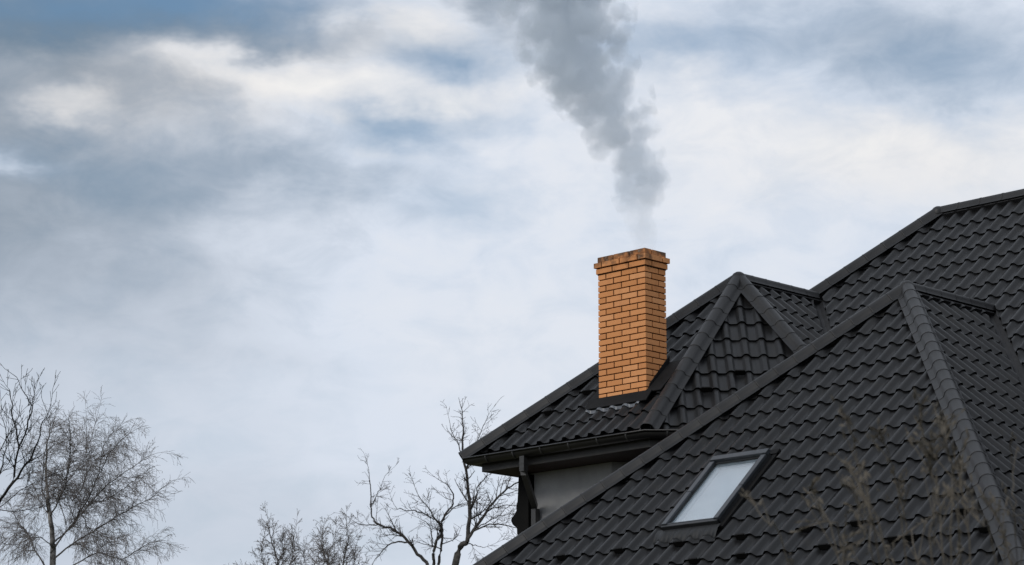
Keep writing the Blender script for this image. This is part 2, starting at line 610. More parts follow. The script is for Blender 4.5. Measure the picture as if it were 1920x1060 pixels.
VAL = 0.060      # tiles stop short of a valley by this much
def planes_for(sl):
    ec = edge_cuts(sl)
    r = [(n, d, None) for n, d in ec]
    if sl is east:
        r[2] = (ec[2][0], ec[2][1] - VAL, None)
    if sl is rearE:
        r[3] = (ec[3][0], ec[3][1] - VAL, None)
        r[2] = (ec[2][0], ec[2][1] - VAL, None)
    if sl is west:
        s = np.array([0.0, 1.0])
        r = [(n, d, None) for n, d in (ec[0], ec[1], ec[4], ec[5])] + [(s, 22.26, lambda c: c[0] < -19.4)]
    if sl is main:
        q = 1 / math.sqrt(2)
        vs = np.array([-q, -q])              # valley with the rear wing: keep x + y greater
        r.append((vs, vs @ np.array([AR[0], yv_R]) - VAL, lambda c: c[0] < xv + 0.3))
        ve = np.array([-q, -q])
        r.append((ve, ve @ np.array([AF[0], yv_F]) - VAL, lambda c: c[0] > AF[0] - 0.1))
        vw = np.array([q, -q])               # valley with the far side of the front wing
        r.append((vw, vw @ np.array([AF[0], yv_F]) - VAL, lambda c: xv < c[0] < AF[0] - 0.1))
    return r


def base_sheet(sl, mat):
    pts = [sl.lift(p[0], p[1]) - sl.n * 0.072 for p in sl.plan]
    nrm = np.cross(pts[1] - pts[0], pts[2] - pts[0])
    if nrm @ sl.n < 0:
        pts = pts[::-1]
    k = len(pts)
    low = [p - sl.n * 0.03 for p in pts]
    me = mesh_of('roof_slope', pts + low, [tuple(range(k)), tuple(range(k, 2 * k))[::-1]] + [(i, k + i, k + (i + 1) % k, (i + 1) % k) for i in range(k)], mat)
    return link('roof_slope', me, house)


def tri_hit(O, d, A, B, C, tmax):
    e1, e2 = B - A, C - A
    p = np.cross(d, e2)
    det = e1 @ p
    if abs(det) < 1e-9:
        return False
    t0 = O - A
    u = (t0 @ p) / det
    if u < 0 or u > 1:
        return False
    qv = np.cross(t0, e1)
    v = (d @ qv) / det
    if v < 0 or u + v > 1:
        return False
    t = (e2 @ qv) / det
    return 1e-4 < t < tmax


OCC = []
for sl in ALL:
    P = [sl.lift(p[0], p[1]) for p in sl.plan]
    for k in range(1, len(P) - 1):
        OCC.append((sl, P[0], P[k], P[k + 1]))

_sk = front.loc(front.lift(-17.625, 20.115))
SKU, SKV, SKW, SKH = _sk[0], _sk[1], 0.735, 1.15
tiles = []
for sl in ALL:
    pl3 = planes_for(sl)
    P = np.array([sl.loc(sl.lift(p[0], p[1])) for p in sl.plan])
    i0, i1 = int(math.floor(P[:, 0].min() / TW)) - 1, int(math.ceil(P[:, 0].max() / TW)) + 1
    j0, j1 = int(math.floor(P[:, 1].min() / sl.L - 0.5)), int(math.ceil(P[:, 1].max() / sl.L)) + 1
    if sl in (rear, diag, rearE):
        j0 = int(round(P[:, 1].min() / sl.L)) - (0 if sl is rear else 1)
        if sl is rear:
            j0 = 0
    for j in range(j0, j1 + 1):
        for i in range(i0, i1 + 1):
            cor = [sl.anchor + sl.u * ((i + a) * TW) + sl.up * ((j + b) * sl.L) for a in (-0.5, 0.5) for b in (0, 1)]
            c = sum(cor) / 4
            full, keep, cutl = True, True, []
            for n, d, cond in pl3:
                if cond is not None and not cond(c):
                    continue
                dist = [n @ q[:2] - d for q in cor]
                if min(dist) > -0.01:
                    keep = False
                    break
                if max(dist) > 1e-4:
                    cutl.append((n, d))
                    full = False
            if not keep:
                continue
            if sl is front:                       # opening for the skylight
                uu, vv = i * TW - SKU, j * sl.L - SKV
                ins = [uu + TW / 2 - 0.02, SKW - 0.02 - uu + TW / 2, vv + sl.L - 0.02, SKH - 0.02 - vv]
                if min(ins) > 0:
                    full_in = uu - TW / 2 > -0.02 and uu + TW / 2 < SKW + 0.02 and vv > -0.02 and vv + sl.L < SKH + 0.02
                    if full_in:
                        continue
                    full = False
                    side = min(range(4), key=lambda q_: ins[q_])
                    cutl.append(('sky', side))
            px, py, w = to_px(c)
            score = 0.0
            if -10 < px < 1930 and -10 < py < 1070:
                dv = (c - EYE) / np.linalg.norm(c - EYE)
                fc = -(dv @ sl.n)
                if fc > 0.05:
                    o_ = c + sl.n * 0.05
                    dd = o_ - EYE
                    dl = np.linalg.norm(dd)
                    hid = any(s2 is not sl and tri_hit(EYE, dd / dl, A, B, C, dl - 0.1) for s2, A, B, C in OCC)
                    if not hid:
                        score = fc / w ** 2 * (1.0 if full else 0.6)
            tiles.append([sl, i, j, cutl, score])
tiles.sort(key=lambda t: -t[4])
NSEP = 300
for k, t in enumerate(tiles):
    t.append(k < NSEP and t[4] > 0)

meshes = {}
slope_obj = {}
rest = {}
for sl in ALL:
    slope_obj[sl.name] = base_sheet(sl, M_UNDER)
    rest[sl.name] = ([], [], [])
for sl, i, j, cutl, score, own in tiles:
    key = sl.L
    if key not in meshes:
        meshes[key] = tile_mesh(sl.L)
    M = sl.matrix(i, j)
    if not cutl:
        me = meshes[key]
    else:
        bm = bmesh.new()
        bm.from_mesh(meshes[key])
        for n, d in cutl:
            if isinstance(n, str):
                lu_, lv_ = SKU - i * TW, SKV - j * sl.L
                co, no = [((lu_ + 0.02, 0, 0), (1, 0, 0)), ((lu_ + SKW - 0.02, 0, 0), (-1, 0, 0)), ((0, lv_ + 0.02, 0), (0, 1, 0)), ((0, lv_ + SKH - 0.02, 0), (0, -1, 0))][d]
                bmesh.ops.bisect_plane(bm, geom=bm.verts[:] + bm.edges[:] + bm.faces[:], plane_co=co, plane_no=no, clear_outer=True)
                continue
            p0 = Vector((n[0] * d, n[1] * d, 0))
            Mi = M.inverted()
            pl_ = Mi @ p0
            no = (Mi.to_3x3() @ Vector((n[0], n[1], 0))).normalized()
            bmesh.ops.bisect_plane(bm, geom=bm.verts[:] + bm.edges[:] + bm.faces[:], plane_co=pl_, plane_no=no, clear_outer=True)
        if not bm.faces:
            bm.free()
            continue
        if own:
            me = bpy.data.meshes.new('tile')
            bm.to_mesh(me)
            if not me.materials:
                me.materials.append(M_TILE)
        else:
            bm.verts.index_update()
            vs = [tuple(M @ v.co) for v in bm.verts]
            fs = [tuple(v.index for v in f.verts) for f in bm.faces]
            sm = [f.smooth for f in bm.faces]
        if own:
            bm.free()
    if own:
        o = link('tile', me, slope_obj[sl.name])
        jit = Matrix.Translation((0, 0, rng.uniform(-0.0018, 0.0018))) @ Matrix.Rotation(rng.uniform(-0.003, 0.003), 4, 'X')
        o.matrix_world = M @ jit
    else:
        if not cutl:
            vs0, fs, nt = tile_arrays(sl.L)
            vs = [tuple(M @ Vector(v)) for v in vs0]
            sm = [True] * nt + [False] * (len(fs) - nt)
        else:
            bm.free()
        R = rest[sl.name]
        b = len(R[0])
        R[0].extend(vs)
        R[1].extend(tuple(b + q for q in f) for f in fs)
        R[2].extend(sm)
for sl in ALL:
    v, f, s = rest[sl.name]
    if f:
        me = mesh_of('tile_courses', v, f, M_TILE)
        me.polygons.foreach_set('use_smooth', s)
        link('tile_courses', me, slope_obj[sl.name], kind='stuff')


# ridge and hip caps
def cap_run(P0, P1, k, parent, seg=0.25, r=0.078, start=0.0, fl=0.128):
    P0, P1 = np.asarray(P0, float), np.asarray(P1, float)
    d = P1 - P0
    Ltot = np.linalg.norm(d)
    d /= Ltot
    side = np.cross(d, (0, 0, 1))
    side /= np.linalg.norm(side)
    up = np.cross(side, d)
    fi = r + 0.010
    sec = [(-fl, -fl * k + 0.004), (-fi, -fi * k + 0.010)]
    m = 8
    for q in range(m + 1):
        a = math.pi - math.pi * q / m
        sn = max(0.0, math.sin(a))
        sec.append((r * math.cos(a), -r * k + 0.016 + (r * k + 0.030 + 0.2 * r) * (sn ** 0.8 if sn > 1e-6 else 0.0)))
    sec += [(fi, -fi * k + 0.010), (fl, -fl * k + 0.004)]
    K = len(sec)
    nseg = max(1, int(round((Ltot - start) / seg)))
    sl_ = (Ltot - start) / nseg
    # one shared segment: narrow at the upper end, flared with a lip at the lower end
    vs, fs = [], []
    prof_ = [(-0.006, 0.985), (0.02, 0.985), (sl_ - 0.022, 1.0), (sl_ - 0.010, 1.035), (sl_ + 0.004, 1.035), (sl_ + 0.004, 0.96)]
    for x, sc in prof_:
        for s, t in sec:
            vs.append((x, s * (1 if abs(s) > r * 1.05 else sc), t * 1.0 + (sc - 1) * 0.06))
    for a in range(len(prof_) - 1):
        for q in range(K - 1):
            fs.append((a * K + q, a * K + q + 1, (a + 1) * K + q + 1, (a + 1) * K + q))
    me = mesh_of('ridge_cap', vs, fs, M_CAP, True)
    bmf = bmesh.new()
    bmf.from_mesh(me)
    bmesh.ops.recalc_face_normals(bmf, faces=bmf.faces[:])
    bmf.to_mesh(me)
    bmf.free()
    for e in range(nseg):
        p = P0 + d * (start + e * sl_)
        M = Matrix.Identity(4)
        # x = along, y = side, z = up
        for rr in range(3):
            M[rr][0], M[rr][1], M[rr][2], M[rr][3] = d[rr], -side[rr], up[rr], p[rr]
        o = link('ridge_cap', me, parent)
        o.matrix_world = M
    return nseg


def apex_dome(P, parent):
    vs, fs = [], []
    nu, nv = 14, 5
    for b in range(nv + 1):
        el_ = math.pi / 2 * (1 - b / nv) - 0.25 * (b / nv)
        for a in range(nu):
            an = 2 * math.pi * a / nu
            vs.append((P[0] + 0.094 * math.cos(el_) * math.cos(an), P[1] + 0.094 * math.cos(el_) * math.sin(an), P[2] - 0.028 + 0.092 * math.sin(el_)))
    for b in range(nv):
        for a in range(nu):
            fs.append((b * nu + a, (b + 1) * nu + a, (b + 1) * nu + (a + 1) % nu, b * nu + (a + 1) % nu))
    link('apex_cap', mesh_of('apex_cap', vs, fs, M_CAP, True), parent)


so = slope_obj
eFp = AF[2] - ZE_F
cap_run(AF, AF + (-eF, -eF, -eFp), 0.55, so['front'])
cap_run(AF, AF + (eF, -eF, -eFp), 0.55, so['front'])
cap_run(AF, (AF[0], yv_F + 0.14, AF[2]), 0.7, so['east'], seg=0.27, r=0.046, fl=0.060)
apex_dome(AF, so['front'])
cap_run(AR, AR + (-eR, -eR, -zr), 0.55, so['rear'], seg=0.30)
cap_run(AR, (RA[0], RA[1], ZE_R), 0.34, so['rear'], seg=0.27)
cap_run(AR, (RB[0], RB[1], ZE_R), 0.34, so['diag'], seg=0.27)
cap_run(AR, (AR[0], yv_R, AR[2]), 0.7, so['reareast'], seg=0.27, r=0.046, fl=0.060)
apex_dome(AR, so['rear'])
cap_run(AM, AM + (-1.16, -1.16, -1.16 * T43), 0.55, so['main'], seg=0.28)
cap_run(AM, AM + (-eM, eM, -eM * T43), 0.55, so['mainwest'], seg=0.28)
cap_run(AM, (-9.0, AM[1], AM[2]), 0.7, so['main'], seg=0.33, r=0.052, fl=0.070)
apex_dome(AM, so['main'])


# valley sheets
def valley(P0, P1, n1, n2, wid=0.20):
    P0, P1 = np.asarray(P0, float), np.asarray(P1, float)
    d = (P1 - P0) / np.linalg.norm(P1 - P0)
    vs = []
    s1, s2 = np.cross(n1, d), np.cross(n2, d)
    m = (n1 + n2)
    m /= np.linalg.norm(m)
    if s1 @ n2 < 0:
        s1 = -s1
    if s2 @ n1 < 0:
        s2 = -s2
    for P in (P0, P1):
        B = P - m * 0.067 / (m @ n1)
        vs += [B + s1 * wid, B + s1 * 0.02 + m * 0.0, B + s2 * 0.02, B + s2 * wid]
    fs = [(0, 1, 5, 4), (1, 2, 6, 5), (2, 3, 7, 6)]
    link('valley_sheet', mesh_of('valley_sheet', vs, fs, M_VALLEY), house)


dv = AR[2] - 0.0
valley((AR[0], yv_R, AR[2]), (xv, yv_R - (xv - AR[0]), AR[2] - (xv - AR[0]) * T43), main.n, rearE.n)
valley((AF[0], yv_F, AF[2]), (AF[0] + eF, yv_F - eF, ZE_F), main.n, east.n)

# ------------------------------------------------------------------ chimney
CX0, CX1, CY0, CY1 = -20.499, -19.766, 22.300, 22.662
CH, JT = 0.0709, 0.0118
ZCAP = 8.529
chim = MB().prism([(CX0 + 0.05, CY0 + 0.05), (CX1 - 0.05, CY0 + 0.05), (CX1 - 0.05, CY1 - 0.05), (CX0 + 0.05, CY1 - 0.05)], 6.6, 8.0).build('chimney', M_MORTAR, house)
inset = 0.013
zb = ZCAP - 24 * CH
ring = MB()
g = inset
ring.box((CX0 + g, CY0 + g, zb), (CX1 - g, CY0 + 0.10, 8.72))
ring.box((CX0 + g, CY1 - 0.10, zb), (CX1 - g, CY1 - g, 8.72))
ring.box((CX0 + g, CY0 + 0.0985, zb), (CX0 + 0.10, CY1 - 0.0985, 8.72))
ring.box((CX1 - 0.10, CY0 + 0.0985, zb), (CX1 - g, CY1 - 0.0985, 8.72))
ring.build('mortar', M_MORTAR, chim)
WB, DB = CX1 - CX0, CY1 - CY0
brick_cache = {}


def brick(x0, y0, x1, y1, z0, parent):
    sx, sy = round(x1 - x0, 4), round(y1 - y0, 4)
    key = (sx, sy)
    if key not in brick_cache:
        bm = bmesh.new()
        bmesh.ops.create_cube(bm, size=1.0)
        bmesh.ops.scale(bm, vec=(sx, sy, CH - JT), verts=bm.verts)
        bmesh.ops.bevel(bm, geom=[e for e in bm.edges], offset=0.0022, segments=1, affect='EDGES')
        me = bpy.data.meshes.new('brick')
        bm.to_mesh(me)
        bm.free()
        me.materials.append(M_BRICK)
        brick_cache[key] = me
    o = link('brick', brick_cache[key], parent)
    o.location = ((x0 + x1) / 2 + rng.uniform(-0.0008, 0.0008), (y0 + y1) / 2 + rng.uniform(-0.0008, 0.0008), z0 + (CH - JT) / 2 + rng.uniform(-0.0006, 0.0006))
    o.rotation_euler = (rng.uniform(-0.003, 0.003), rng.uniform(-0.003, 0.003), rng.uniform(-0.003, 0.003))
    return o


def course(z0, typ, o=0.0):
    x0, x1, y0, y1 = CX0 - o, CX1 + o, CY0 - o, CY1 + o
    j = 0.0145
    w, d = x1 - x0, y1 - y0
    hd = (d - 2 * j) / 3 if False else 0.1147
    st = d - j - hd
    three = (w - 2 * j) / 3
    mid = (w - 2 * hd - 3 * j) / 2
    if typ:
        ya, yb, yc, yd = y0, y0 + hd, y0 + hd + j, y1
        ym0, ym1 = y1 - hd, y1
    else:
        ya, yb, yc, yd = y1 - hd, y1, y0, y1 - hd - j
        ym0, ym1 = y0, y0 + hd
    for k in range(3):
        brick(x0 + k * (three + j), ya, x0 + k * (three + j) + three, yb, z0, chim)
    brick(x0, yc, x0 + hd, yd, z0, chim)
    brick(x1 - hd, yc, x1, yd, z0, chim)
    for k in range(2):
        brick(x0 + hd + j + k * (mid + j), ym0, x0 + hd + j + k * (mid + j) + mid, ym1, z0, chim)


for k in range(24):
    course(ZCAP - (k + 1) * CH + JT, k % 2 == 1)
course(ZCAP + JT, True, 0.017)
course(ZCAP + CH + JT, False, 0.036)
course(ZCAP + 2 * CH + JT, True, 0.004)
# mortar beds of the corbelled courses
cb = MB()
for zz, o in ((ZCAP, 0.004), (ZCAP + CH, 0.006), (ZCAP + 2 * CH, -0.01)):
    for lo, hi in (((CX0 - o, CY0 - o), (CX1 + o, CY0 + 0.097)), ((CX0 - o, CY1 - 0.097), (CX1 + o, CY1 + o)), ((CX0 - o, CY0 + 0.0975), (CX0 + 0.097, CY1 - 0.0975)), ((CX1 - 0.097, CY0 + 0.0975), (CX1 + o, CY1 - 0.0975))):
        cb.box((lo[0], lo[1], zz - 0.001), (hi[0], hi[1], zz + CH - 0.004))
cb.build('mortar', M_MORTAR, chim)


# flashing round the chimney foot
def rz(y, lift=0.0):
    return AR[2] - T43 * (AR[1] - y) + lift


fl = MB()
fy = CY0 - 0.012
fl.box((CX0 - 0.016, fy - 0.012, rz(CY0) - 0.16), (CX1 + 0.016, fy + 0.006, rz(CY0) + 0.012))
for xs, xe in ((CX0 - 0.016, CX0 - 0.004), (CX1 + 0.004, CX1 + 0.016)):
    ys = [CY0 - 0.0235, CY0 + 0.03, CY0 + 0.05, CY1 + 0.03]
    tops = [rz(CY0) + 0.0115, rz(CY0) + 0.04, rz(CY0) + 0.10, rz(CY1) + 0.13]
    bots = [rz(y) - 0.15 for y in ys]
    vs = [(xs, y, b) for y, b in zip(ys, bots)] + [(xs, y, t) for y, t in zip(ys, tops)] + [(xe, y, b) for y, b in zip(ys, bots)] + [(xe, y, t) for y, t in zip(ys, tops)]
    fs = []
    for k in range(3):
        fs += [(k, k + 1, 5 + k, 4 + k), (8 + k, 12 + k, 13 + k, 9 + k), (4 + k, 5 + k, 13 + k, 12 + k)]
    fs += [(0, 4, 12, 8), (3, 11, 15, 7)]
    fl.add(vs, fs)
fl.build('flashing', M_SHEET, chim)
ap = MB()


def on_roof(sl, x, y, lift):
    p = sl.lift(x, y)
    return p + sl.n * lift


def strip(x0, x1, ya, yb, la, lb):
    ap.add([on_roof(rear, x0, ya, la), on_roof(rear, x1, ya, la), on_roof(rear, x1, yb, lb), on_roof(rear, x0, yb, lb),
            on_roof(rear, x0, ya, la - 0.012), on_roof(rear, x1, ya, la - 0.012), on_roof(rear, x1, yb, lb - 0.012), on_roof(rear, x0, yb, lb - 0.012)],
           [(0, 1, 2, 3), (0, 4, 5, 1), (1, 5, 6, 2), (2, 6, 7, 3), (3, 7, 4, 0)])


strip(CX0 - 0.10, CX1 + 0.12, CY0 - 0.14, CY0 - 0.02, 0.008, 0.03)
strip(CX0 - 0.14, CX0 - 0.012, CY0 - 0.022, CY1 + 0.12, 0.014, 0.014)
strip(CX1 + 0.012, CX1 + 0.24, CY0 - 0.022, CY1 + 0.05, 0.016, 0.018)
ap.build('apron', M_SHEET, chim)
# bright wavy edge of the lead apron
wl = MB()
nst = 64
xa, xb = CX0 - 0.07, CX1 + 0.02
vs = []
for k in range(nst + 1):
    x = xa + (xb - xa) * k / nst
    ph = ((x - rear.anchor[0]) / TW + 0.5) % 1.0 - 0.5
    h = float(np.interp(ph * TW, [p[0] for p in prof], [p[1] for p in prof])) - HW
    vs += [on_roof(rear, x, CY0 - 0.136, 0.006 + 0.6 * h), on_roof(rear, x, CY0 - 0.154, h + 0.006), on_roof(rear, x, CY0 - 0.163, h + 0.0)]
fs = []
for k in range(nst):
    fs += [(3 * k, 3 * k + 1, 3 * k + 4, 3 * k + 3), (3 * k + 1, 3 * k + 2, 3 * k + 5, 3 * k + 4)]
wl.add(vs, fs).build('lead_edge', M_BARE, chim)

# ------------------------------------------------------------------ skylight on the front slope
lu = front.loc
p_bl = front.loc(front.lift(-17.625, 20.115))
ub, vb = p_bl[0], p_bl[1]
SWd, SHt = 0.735, 1.15
sky_m = Matrix.Identity(4)
for r in range(3):
    for c in range(3):
        sky_m[r][c] = front.R[r, c]
    sky_m[r][3] = (front.anchor + front.u * ub + front.up * vb)[r]
skl = empty('skylight')
skl.parent = house
skl.matrix_world = sky_m


def sbox(name, mat, *boxes, smooth=False):
    m = MB()
    for b in boxes:
        m.box(*b)
    o = m.build(name, mat, None)
    bm = bmesh.new()
    bm.from_mesh(o.data)
    bmesh.ops.bevel(bm, geom=bm.edges[:], offset=0.004, segments=2, affect='EDGES')
    bm.to_mesh(o.data)
    bm.free()
    o.parent = skl
    return o


FT = 0.055
lo, hi = -0.06, 0.035
sbox('kerb', M_FRAME_DARK, ((0, 0, -0.07), (0.05, SHt, 0.028)), ((SWd - 0.05, 0, -0.07), (SWd, SHt, 0.028)), ((0.0505, 0, -0.07), (SWd - 0.0505, 0.05, 0.026)), ((0.0505, SHt - 0.05, -0.07), (SWd - 0.0505, SHt, 0.028)))
for x0 in (-0.006, SWd - 0.060):
    for y0, y1 in ((0.02, 0.56), (0.564, SHt - 0.065)):
        sbox('side_cover', M_FRAME, ((x0, y0, 0.0285), (x0 + 0.066, y1, 0.058)))
sbox('top_cover', M_FRAME, ((-0.008, SHt - 0.062, 0.029), (SWd + 0.008, SHt + 0.018, 0.070)))
sbox('bottom_rail', M_FRAME_DARK, ((0.0, -0.014, -0.02), (SWd, 0.028, 0.045)))
sbox('bottom_trim', M_FRAME, ((0.061, 0.0285, 0.027), (SWd - 0.061, 0.048, 0.046)))
gp = MB().box((0.052, 0.040, 0.012), (SWd - 0.052, SHt - 0.052, 0.020)).build('pane', M_GLASS, skl)
sbox('sash', M_FRAME_DARK, ((0.0605, 0.0485, 0.0205), (0.070, SHt - 0.0625, 0.036)), ((SWd - 0.070, 0.0485, 0.0205), (SWd - 0.0605, SHt - 0.0625, 0.036)), ((0.0705, SHt - 0.090, 0.0205), (SWd - 0.0705, SHt - 0.063, 0.036)))
ln = MB()
ln.box((0.0505, 0.0505, -0.30), (0.072, SHt - 0.0505, 0.008))
ln.box((SWd - 0.072, 0.0505, -0.30), (SWd - 0.0505, SHt - 0.0505, 0.008))
ln.box((0.0725, 0.0505, -0.30), (SWd - 0.0725, 0.07, 0.008))
ln.box((0.0725, SHt - 0.07, -0.30), (SWd - 0.0725, SHt - 0.0505, 0.008))
ln.build('lining', M_LINING, skl)
MB().box((0.05, 0.05, -0.060), (SWd - 0.05, SHt - 0.05, -0.055)).build('blind', M_BLIND, skl)
# flashing: side channel and lead apron dressed over the tiles
fb = MB()
fb.box((SWd + 0.001, -0.03, -0.066), (SWd + 0.055, SHt + 0.05, -0.015))
fb.box((-0.05, -0.03, -0.066), (-0.001, SHt + 0.05, -0.02))
fb.box((-0.05, SHt + 0.0185, -0.066), (SWd + 0.055, SHt + 0.10, -0.005))
fb.build('flashing', M_SHEET, skl)
al = MB()
vs = []
nst = 90
for k in range(nst + 1):
    x = -0.06 + (SWd + 0.09) * k / nst
    ph = ((x + ub) / TW + 0.5) % 1.0 - 0.5
    h = float(np.interp(ph * TW, [p[0] for p in prof], [p[1] for p in prof])) - HW
    wob = 0.012 * math.sin(k * 0.7) + 0.008 * math.sin(k * 0.23 + 1)
    vs += [(x, -0.008, 0.005), (x, -0.075, 0.012 + 0.25 * h), (x, -0.165 + wob, h + 0.008), (x, -0.172 + wob, h - 0.004)]
fs = []
for k in range(nst):
    for q in range(3):
        fs.append((4 * k + q, 4 * k + q + 1, 4 * k + q + 5, 4 * k + q + 4))
o = al.add(vs, fs).build('apron', M_LEAD, skl, smooth=True)


# ------------------------------------------------------------------ snow guards
gm = MB()
# pressed plate standing on the pan of a tile with two side wings and a foot
gm.box((-0.058, -0.004, -0.046), (0.058, 0.004, 0.006))
gm.add([(-0.058, 0.0, -0.046), (-0.058, 0.10, -0.052), (-0.058, 0.0, 0.006), (-0.054, 0.0, -0.046), (-0.054, 0.10, -0.052), (-0.054, 0.0, 0.006)], [(0, 1, 2), (3, 5, 4), (1, 4, 5, 2)])
gm.add([(0.054, 0.0, -0.046), (0.054, 0.10, -0.052), (0.054, 0.0, 0.006), (0.058, 0.0, -0.046), (0.058, 0.10, -0.052), (0.058, 0.0, 0.006)], [(0, 1, 2), (3, 5, 4), (1, 4, 5, 2)])
gm.box((-0.055, -0.0045, 0.0065), (0.055, 0.014, 0.012))
g_me = mesh_of('snow_guard', gm.v, gm.f, M_GUARD)


def guard(sl, px, py):
    d = at(px, py, 1.0) - EYE
    t = ((sl.anchor - EYE) @ sl.n - 0.03) / (d @ sl.n)
    P = EYE + d * t
    l = sl.loc(P)
    i = math.floor(l[0] / TW)
    j = round(l[1] / sl.L)
    q = sl.anchor + sl.u * ((i + 0.5) * TW) + sl.up * (j * sl.L - 0.018)
    M = sl.matrix(0, 0)
    for r in range(3):
        M[r][3] = q[r]
    o = link('snow_guard', g_me, slope_obj[sl.name])
    o.matrix_world = M


for px, py in ((1046, 1047), (1156, 1036), (1268, 1022), (1376, 1012), (1508, 996), (1402, 1046), (1535, 1032), (1620, 975), (1700, 1008), (1840, 996), (1808, 966), (1660, 1018), (1300, 1052)):
    guard(front, px, py)
for px, py in ((1382, 706), (1326, 740)):
    guard(diag, px, py)
for px, py in ((1042, 770), (1108, 734)):
    guard(rear, px, py)

# ------------------------------------------------------------------ eaves of the rear wing: gutter, fascia, soffit, walls, downpipe
gx0, gy0, gz = -21.98, 21.69, 6.462
gA = np.array([RA[0] + 0.01, 21.69])
gB = RB + np.array([0.03, 0.0])
path = [(gx0, 26.0), (gx0, gy0), (gA[0], gA[1]), (gB[0], gB[1]), (gB[0], gB[1] + 1.2)]


def offset_path(path, o):
    """shift an open plan path to its right by o with mitred corners"""
    P = [np.asarray(p, float) for p in path]
    out = []
    for k in range(len(P)):
        ns = []
        for a, b in ((k - 1, k), (k, k + 1)):
            if 0 <= a and b < len(P):
                e = (P[b] - P[a]) / np.linalg.norm(P[b] - P[a])
                ns.append(np.array([e[1], -e[0]]))
        n = sum(ns)
        n = n / (n @ ns[0])
        out.append(P[k] + n * o)
    return out


def along(path, section, mat, name, parent, smooth=False):
    """sweep a section of (outward, z) points along a plan path"""
    m = MB()
    K = len(section)
    rows = [offset_path(path, o) for o, z in section]
    vs = []
    for k in range(len(path)):
        for s in range(K):
            vs.append((rows[s][k][0], rows[s][k][1], section[s][1]))
    fs = []
    for k in range(len(path) - 1):
        for s in range(K - 1):
            fs.append((k * K + s, (k + 1) * K + s, (k + 1) * K + s + 1, k * K + s + 1))
    fs += [tuple(range(K)), tuple((len(path) - 1) * K + s for s in range(K))[::-1]] if False else []
    return m.add(vs, fs).build(name, mat, parent, smooth)


# the outside of this path lies to its right when walked the other way round
path_r = path
GR = 0.068
sec = []
test = offset_path(path_r, 0.1)
sgn = 1.0 if test[1][1] < path_r[1][1] else -1.0
for k in range(11):
    a = math.pi + math.pi * k / 10
    sec.append((sgn * (GR * math.cos(a)), gz + GR * 1.15 * math.sin(a)))
rim = [(sgn * (GR + 0.010 * math.cos(a)), gz + 0.004 + 0.010 * math.sin(a)) for a in [math.pi * 1.5 + k * math.pi / 4 for k in range(7)]]
inner = [(sgn * (GR - 0.004 - 0.0) * math.cos(math.pi * 2 - math.pi * k / 10), gz + (GR * 1.15 - 0.004) * math.sin(math.pi * 2 - math.pi * k / 10)) for k in range(11)]
gut = along(path_r, sec + rim + inner, M_GUTTER, 'gutter', house, True)
# brackets round the gutter
br_mesh = MB()
bs = []
for k in range(13):
    a = math.pi + math.pi * k / 12
    bs.append((0.072 * math.cos(a), 0.072 * 1.15 * math.sin(a)))
vs = []
for x in (-0.009, 0.009):
    for u, z in bs:
        vs.append((x, u, z))
K = len(bs)
fs = [(k, k + 1, K + k + 1, K + k) for k in range(K - 1)]
vs2 = [(x, u * 0.94, z * 0.94) for x, u, z in vs]
br_mesh.add(vs, fs)
br_mesh.add(vs2, [f[::-1] for f in fs])
br_mesh.add([vs[k] for k in range(K)] + [vs2[k] for k in range(K)], [(k, K + k, K + k + 1, k + 1) for k in range(K - 1)])
br_mesh.add([vs[K + k] for k in range(K)] + [vs2[K + k] for k in range(K)], [(k, k + 1, K + k + 1, K + k) for k in range(K - 1)])
b_me = mesh_of('bracket', br_mesh.v, br_mesh.f, M_PIPE, False)


def brackets(a, b, n0, step, ang):
    a, b = np.asarray(a), np.asarray(b)
    L_ = np.linalg.norm(b - a)
    k = n0
    while k < L_ - 0.05:
        p = a + (b - a) * k / L_
        o = link('bracket', b_me, gut)
        o.location = (p[0], p[1], gz)
        o.rotation_euler = (0, 0, ang)
        k += step


brackets(path[1], path[2], 0.30, 0.44, 0)
brackets(path[2], path[3], 0.22, 0.5, math.pi / 4)

# fascia and boxed soffit
P_f = [(gx0, 26.0), (gx0, gy0), tuple(gA), tuple(gB), (gB[0], gB[1] + 1.2)]
fin = -0.09
fsec = [(sgn * (fin), gz + 0.02), (sgn * fin, 6.305), (sgn * (fin - 0.03), 6.305), (sgn * (fin - 0.03), gz + 0.02)]
along(P_f, fsec, M_FASCIA, 'fascia', house)
WY = 22.30
WXL = -21.72
soff = MB()
op = offset_path(P_f, sgn * (fin - 0.028))
soff.prism([(p[0], p[1]) for p in op][::-1] if True else [], 6.310, 6.330)
soff.build('soffit', M_SOFFIT, house)
# walls of the rear wing with its chamfered corner
MB().prism([(WXL, WY), (-20.312, WY), (-19.05, WY + 1.262), (-19.05, 26.0), (WXL, 26.0)], 0.0, 6.32).build('wall', M_PLASTER, house)
MB().prism([(-20.9, 18.95), (-12.6, 18.95), (-12.6, 30.0), (-20.9, 30.0)], 0.0, 3.62).build('wall', M_PLASTER, house)
MB().prism([(-18.9, 22.4), (-9.2, 22.4), (-9.2, 31.2), (-18.9, 31.2)], 3.60, 5.0).build('wall', M_PLASTER, house)

